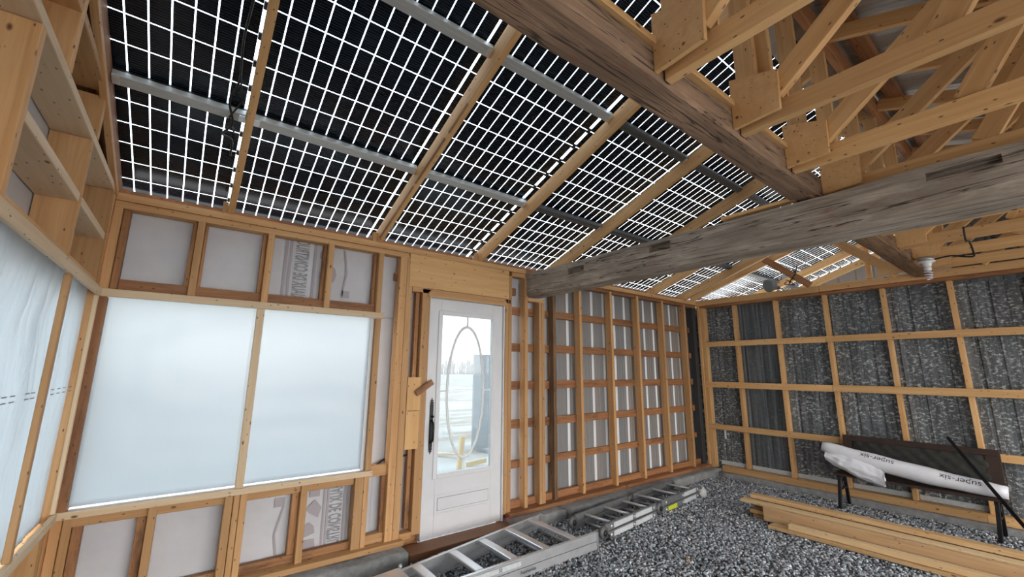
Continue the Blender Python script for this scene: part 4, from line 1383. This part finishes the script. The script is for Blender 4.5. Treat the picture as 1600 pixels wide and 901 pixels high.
for s in (-0.03, 0.96, 1.93):
    for v in (-0.004, 0.338):
        hg = lathe('hinge', [(0.020, -0.018), (0.052, -0.016), (0.056, 0.0), (0.052, 0.016), (0.020, 0.018)], lp3(s, v, 0.075), M['alu_dark'], LB, axis=tuple(nv), seg=18)
        lathe('hinge_knob', [(0.026, 0), (0.024, 0.012), (0.010, 0.014)], lp3(s, v - 0.016, 0.075), M['plug'], hg, axis=tuple(-nv), seg=12)
for s in (0.02, 0.96):
    tube('rubber_foot', [lp3(s, -0.02, 0.028), lp3(s, 0.03, 0.028)], 0.027, M['plug'], LB)
def blob(name, c, r, mat, parent=None, seed=0, amp=0.3, sub=3):
    bm = bmesh.new()
    bmesh.ops.create_icosphere(bm, subdivisions=sub, radius=1)
    for v in bm.verts:
        k = 1 + amp * noise.noise(v.co * 1.7 + Vector((seed, 0, 0)))
        v.co = Vector((v.co.x * r[0] * k, v.co.y * r[1] * k, v.co.z * r[2] * k))
    me = bpy.data.meshes.new(name); bm.to_mesh(me); bm.free()
    for p in me.polygons: p.use_smooth = True
    o = link(name, me, mat)
    place(o, Matrix.Translation(Vector(c)), parent)
    return o
blob('mortar_crust', lp3(1.95, -0.02, 0.060), (0.07, 0.05, 0.062), M['lump'], LB, seed=3, amp=0.5)

# ------------------------------------------------------------------ lumber pile on the gravel
BOARDS = [
    # x0, x1, far end y, z0, z1, label
    (4.545, 4.690, 1.96, 0.020, 0.045, 'pale flat board at the front bottom of the lumber pile'),
    (4.585, 4.650, 1.80, 0.047, 0.089, 'bright squared plank on the front bottom board of the lumber pile'),
    (4.708, 4.746, 2.06, 0.030, 0.160, 'wide brown plank standing on edge in the lumber pile'),
    (4.775, 4.860, 2.19, 0.018, 0.052, 'lowest board behind the upright plank of the lumber pile'),
    (4.770, 4.870, 2.22, 0.056, 0.090, 'second board up behind the upright plank of the lumber pile'),
    (4.785, 4.865, 2.10, 0.094, 0.138, 'third board up behind the upright plank of the lumber pile'),
    (4.762, 4.852, 2.30, 0.142, 0.170, 'long pale board on top next to the upright plank of the lumber pile'),
    (4.900, 4.990, 2.26, 0.018, 0.060, 'lowest board at the back of the lumber pile'),
    (4.905, 4.990, 2.22, 0.063, 0.105, 'second board up at the back of the lumber pile'),
    (4.900, 4.985, 2.33, 0.108, 0.150, 'third board up at the back of the lumber pile'),
    (4.880, 4.970, 2.25, 0.168, 0.206, 'topmost board at the back of the lumber pile'),
    (4.906, 4.966, 2.16, 0.152, 0.167, 'thin brown lath under the topmost board of the lumber pile'),
]
for i, (x0, x1, yf, z0, z1, lab) in enumerate(BOARDS):
    sl = 0.0
    o = board('lumber_board', ((x0 + x1) / 2 + sl * 0, yf, (z0 + z1) / 2), ((x0 + x1) / 2 + 0.05 + sl, YB + 1.0 + 0.07 * (i % 4), (z0 + z1) / 2), x1 - x0, z1 - z0, (1, 0, 0), M[('stack', 'stack_pale', 'stack_tan', 'stack_dark', 'stack', 'stack_dark', 'stack_pale', 'stack', 'stack_dark', 'stack_tan', 'stack', 'stack_dark')[i]])
    tag(o, lab, 'board', 'boards of the lumber pile')
chips = [((1076, 880), 'pale wood chip alone on the open gravel'), ]
o = board('wood_chip', (3.27, 2.02, 0.022), (3.31, 2.05, 0.026), 0.022, 0.012, (0, 1, 0), M['stack'])
tag(o, 'pale wood offcut alone on the open gravel', 'wood chip')

# red and white wrapper under the threshold
def crumple(name, pts, w, mat, lab, cat):
    vs, fs = [], []
    n = len(pts)
    for i, p in enumerate(pts):
        for k in range(4):
            vs.append(Vector(p) + Vector((0.01 * noise.noise((i, k, 2)), w * (k / 3 - 0.5), 0.015 * noise.noise((i * 1.3, k * 2.1, 7)) + 0.004)))
    for i in range(n - 1):
        for k in range(3):
            fs.append((i * 4 + k, i * 4 + k + 1, i * 4 + 4 + k + 1, i * 4 + 4 + k))
    o = raw(name, vs, fs, mat, None)
    sd = o.modifiers.new('thickness', 'SOLIDIFY'); sd.thickness = 0.002
    tag(o, lab, cat)
crumple('plastic_scrap', [(1.75 + 0.06 * i, 3.20 + 0.01 * (i % 2), 0.03) for i in range(10)], 0.10, M['bag'], 'white plastic scrap lying under the brown threshold', 'plastic scrap')
crumple('plastic_scrap', [(1.66 + 0.035 * i, 3.19, 0.042) for i in range(5)], 0.05, M['bagred'], 'red plastic scrap under the left of the brown threshold', 'plastic scrap')
crumple('plastic_scrap', [(2.50 + 0.02 * i, 3.36, 0.115) for i in range(4)], 0.03, M['bagred'], 'small red tag at the right end of the threshold', 'plastic scrap')

# ------------------------------------------------------------------ bench
BE = empty('bench', (6.05, 1.15, 0), 'old dark bench with black back on iron legs by the galvanised wall', 'bench')
by0, by1 = 0.53, 1.72
RU = M['rust']
board('top_rail', (6.16, by0, 0.735), (6.16, by1, 0.735), 0.055, 0.035, (0, 0, 1), RU, BE)
board('back_post', (6.13, by1 - 0.03, 0.36), (6.17, by1 - 0.03, 0.76), 0.075, 0.035, (0, 1, 0), RU, BE)
board('back_post', (6.13, by0 + 0.045, 0.36), (6.17, by0 + 0.045, 0.76), 0.10, 0.035, (0, 1, 0), RU, BE)
board('lower_rail', (6.13, by0, 0.385), (6.13, by1, 0.385), 0.05, 0.035, (0, 0, 1), RU, BE)
# quilted black back
def cushion():
    vs, fs = [], []
    ny_, nz_ = 44, 16
    for j in range(nz_ + 1):
        for i in range(ny_ + 1):
            yy = by0 + 0.06 + (by1 - by0 - 0.12) * i / ny_
            zz = 0.40 + 0.32 * j / nz_
            bulge = 0.035 * (math.sin(math.pi * i / ny_) ** 0.35) * (math.sin(math.pi * j / nz_) ** 0.4 if 0 < j < nz_ else 0)
            q = 0.010 * (math.cos(yy * 55) * math.cos(zz * 55))
            vs.append((6.145 + (zz - 0.56) * 0.1 - bulge - q * (1 if 0 < i < ny_ and 0 < j < nz_ else 0), yy, zz))
    nb0 = len(vs)
    for j in range(nz_):
        for i in range(ny_):
            a = j * (ny_ + 1) + i
            fs.append((a, a + ny_ + 1, a + ny_ + 2, a + 1))
    o = raw('back_cushion', vs, fs, M['blackmesh'], BE, smooth=True)
    sd = o.modifiers.new('thickness', 'SOLIDIFY'); sd.thickness = 0.02; sd.offset = -1
cushion()
for i in range(5):
    xx = 5.86 + 0.062 * i
    bx('seat_slat', xx, xx + 0.045, by0 - 0.02, by1 + 0.06, 0.352, 0.374, RU, BE)
for yy in (by0 + 0.05, by1 + 0.02):
    IR = M['iron']
    board('leg', (5.88, yy + 0.02, 0.0), (5.92, yy, 0.352), 0.03, 0.03, (0, 1, 0), IR, BE)
    board('leg', (6.16, yy + 0.01, 0.0), (6.08, yy, 0.352), 0.03, 0.03, (0, 1, 0), IR, BE)
    board('leg_brace', (5.90, yy, 0.205), (6.115, yy, 0.205), 0.022, 0.014, (0, 1, 0), IR, BE)
    board('seat_bearer', (5.86, yy, 0.340), (6.16, yy, 0.340), 0.03, 0.022, (0, 1, 0), IR, BE)
    tube('scroll', [(6.0 + 0.05 * math.cos(k * 0.55), yy - 0.012, 0.26 + 0.05 * math.sin(k * 0.55)) for k in range(11)], 0.006, IR, BE, seg=6)

# ------------------------------------------------------------------ plastic roll on the bench
ra, rb_ = Vector((5.90, 1.86, 0.64)), Vector((5.93, 0.50, 0.43))
RLN = empty('plastic_roll', ((ra + rb_) / 2), 'long white plastic sheet roll lying across the dark bench', 'plastic roll')
pts, rad = [], []
for i in range(25):
    u = i / 24
    p = lerp(ra, rb_, u) + Vector((0, 0, -0.03 * math.sin(math.pi * u)))
    pts.append(p)
    rad.append(0.058 + 0.024 * math.sin(math.pi * min(1, u * 1.05)) + 0.003 * math.sin(u * 23) - (0.008 if i == 0 else 0))
tube('rolled_sheet', pts, 0.09, M['rollwhite'], RLN, seg=24, radii=rad)
lathe('core', [(0.030, 0), (0.036, 0.002), (0.030, 0.02)], ra + (ra - rb_).normalized() * 0.001, M['plug'], RLN, axis=tuple((ra - rb_).normalized()), seg=16)
# slack fold hanging below the left end
def fold():
    vs, fs = [], []
    n1, n2 = 40, 36
    for i in range(n1 + 1):
        u = i / n1
        c = lerp(Vector((5.87, 1.83, 0.545)), Vector((5.83, 1.33, 0.40)), u)
        rz = 0.012 + 0.095 * math.sin(math.pi * min(1, u * 0.60 + 0.08)) ** 0.8
        ry = 0.075 * (0.6 + 0.4 * math.sin(math.pi * min(1, u + 0.15)))
        for k in range(n2):
            th = 2 * math.pi * k / n2
            cr = 0.32 * abs(noise.noise((u * 2.2 + 3, math.cos(th) * 2.2, math.sin(th) * 2.2 + 4))) + 0.12 * noise.noise((u * 9, th * 2, 2))
            w_ = 0.82 + cr
            vs.append(c + Vector((ry * math.cos(th) * w_, 0.03 * noise.noise((u * 3, th, 8)), rz * math.sin(th) * w_)))
    for i in range(n1):
        for k in range(n2):
            k2 = (k + 1) % n2
            fs.append((i * n2 + k, i * n2 + k2, (i + 1) * n2 + k2, (i + 1) * n2 + k))
    fs.append(tuple(range(n2))); fs.append(tuple(n1 * n2 + k for k in range(n2 - 1, -1, -1)))
    raw('hanging_fold', vs, fs, M['rollwhite'], RLN, smooth=True)
fold()
# printed words wrapped on the roll
AX = (rb_ - ra).normalized()
side = Vector((-1, 0, 0)); side = (side - AX * side.dot(AX)).normalized()
upv = side.cross(AX) if side.cross(AX).z > 0 else AX.cross(side)
def wrap_at(dist, ang0, flip):
    def f(u, w_):
        s = dist + (-u if flip else u)
        t = s / (rb_ - ra).length
        k = min(24, max(0, int(round(t * 24))))
        r = rad[k] + 0.002
        c = lerp(ra, rb_, t) + Vector((0, 0, -0.03 * math.sin(math.pi * t)))
        th = ang0 + (-w_ if flip else w_) / r
        return c + (side * math.cos(th) + upv * math.sin(th)) * r
    return f
text_mesh('printed_text', 'super-six', 0.075, (0, 0, 0), (1, 0, 0), (0, 1, 0), M['ink'], RLN, wrapfn=wrap_at(0.62, 0.95, True))
text_mesh('printed_text', 'super-six', 0.075, (0, 0, 0), (1, 0, 0), (0, 1, 0), M['ink'], RLN, wrapfn=wrap_at(1.22, 0.85, True))

# ------------------------------------------------------------------ leaning bar
rod_a, rod_b = Vector((5.99, 0.835, 0.86)), Vector((5.60, 0.30, 0.02))
RO = empty('leaning_bar', rod_b, 'long black iron angle bar leaning against the dark bench', 'bar')
board('flange', rod_a, rod_b, 0.035, 0.005, (0, 0, 1), M['iron'], RO, 0.001)
board('flange', rod_a + Vector((0.018, 0, -0.016)), rod_b + Vector((0.018, 0, -0.016)), 0.035, 0.005, (1, 0, 0), M['iron'], RO, 0.001)

# ------------------------------------------------------------------ outside, seen through the door glass
sb = empty('site_panel', (4.6, 7.0, 0), 'grey-blue panel standing outside behind the door glass', 'panel')
board('panel_face', (4.60, 7.0, 0.0), (4.60, 7.0, 1.76), 0.44, 0.05, (1, 0.1, 0), M['box'], sb)
board('panel_foot', (4.60, 6.72, -0.02), (4.60, 7.28, -0.02), 0.05, 0.05, (0, 0, 1), M['box'], sb)
o = board('wooden_stake', (3.54, 6.0, -0.05), (3.60, 6.02, 0.42), 0.075, 0.05, (1, 0, 0), M['stake'])
tag(o, 'short yellow wooden stake outside the door', 'stake')
o = board('plank', (3.70, 6.05, -0.02), (4.05, 6.0, 0.02), 0.07, 0.03, (0, 0, 1), M['stake'])
tag(o, 'yellow plank lying beside the stake outside', 'board')
o = board('plank', (3.55, 7.4, -0.03), (3.95, 6.6, 0.03), 0.07, 0.03, (1, 0, 0), M['pine_light'])
tag(o, 'pale plank lying on the ground outside the door', 'board')
# pallet deck just outside
for i in range(6):
    o = bx('deck_plank', 1.9, 3.7, 4.15 + 0.24 * i, 4.31 + 0.24 * i, -0.045, 0.0 + 0.01 * (i % 2), M['sticker'])
    tag(o, 'frosty grey deck plank outside the door, %s from the wall' % ['nearest', 'second', 'third', 'fourth', 'fifth', 'sixth'][i], 'plank', 'deck planks outside the door')
# bare tree line far across the field
def treeline():
    vs, fs = [], []
    for i in range(900):
        x = rng.uniform(20, 190); y = rng.uniform(110, 130)
        h = rng.uniform(2.5, 6); r = rng.uniform(0.10, 0.3)
        def stick(b, t, r0):
            b, t = Vector(b), Vector(t)
            d = (t - b).normalized(); a = d.orthogonal().normalized(); c = d.cross(a)
            k0 = len(vs)
            for q in range(3):
                th = q * 2.094
                vs.append(b + (a * math.cos(th) + c * math.sin(th)) * r0)
            vs.append(t)
            fs.extend([(k0, k0 + 1, k0 + 3), (k0 + 1, k0 + 2, k0 + 3), (k0 + 2, k0, k0 + 3)])
        stick((x, y, -0.1), (x + rng.normal(0, 0.3), y, h), r)
        for q in range(5):
            hz = h * rng.uniform(0.3, 0.8)
            an = rng.uniform(0, 6.28); ll = h * rng.uniform(0.2, 0.4)
            stick((x, y, hz), (x + math.cos(an) * ll * 0.6, y + math.sin(an) * ll * 0.6, hz + ll), r * 0.5)
    o = raw('tree_line', vs, fs, M['bark'])
    tag(o, 'hazy line of bare trees across the field', 'trees', kind='stuff')
treeline()
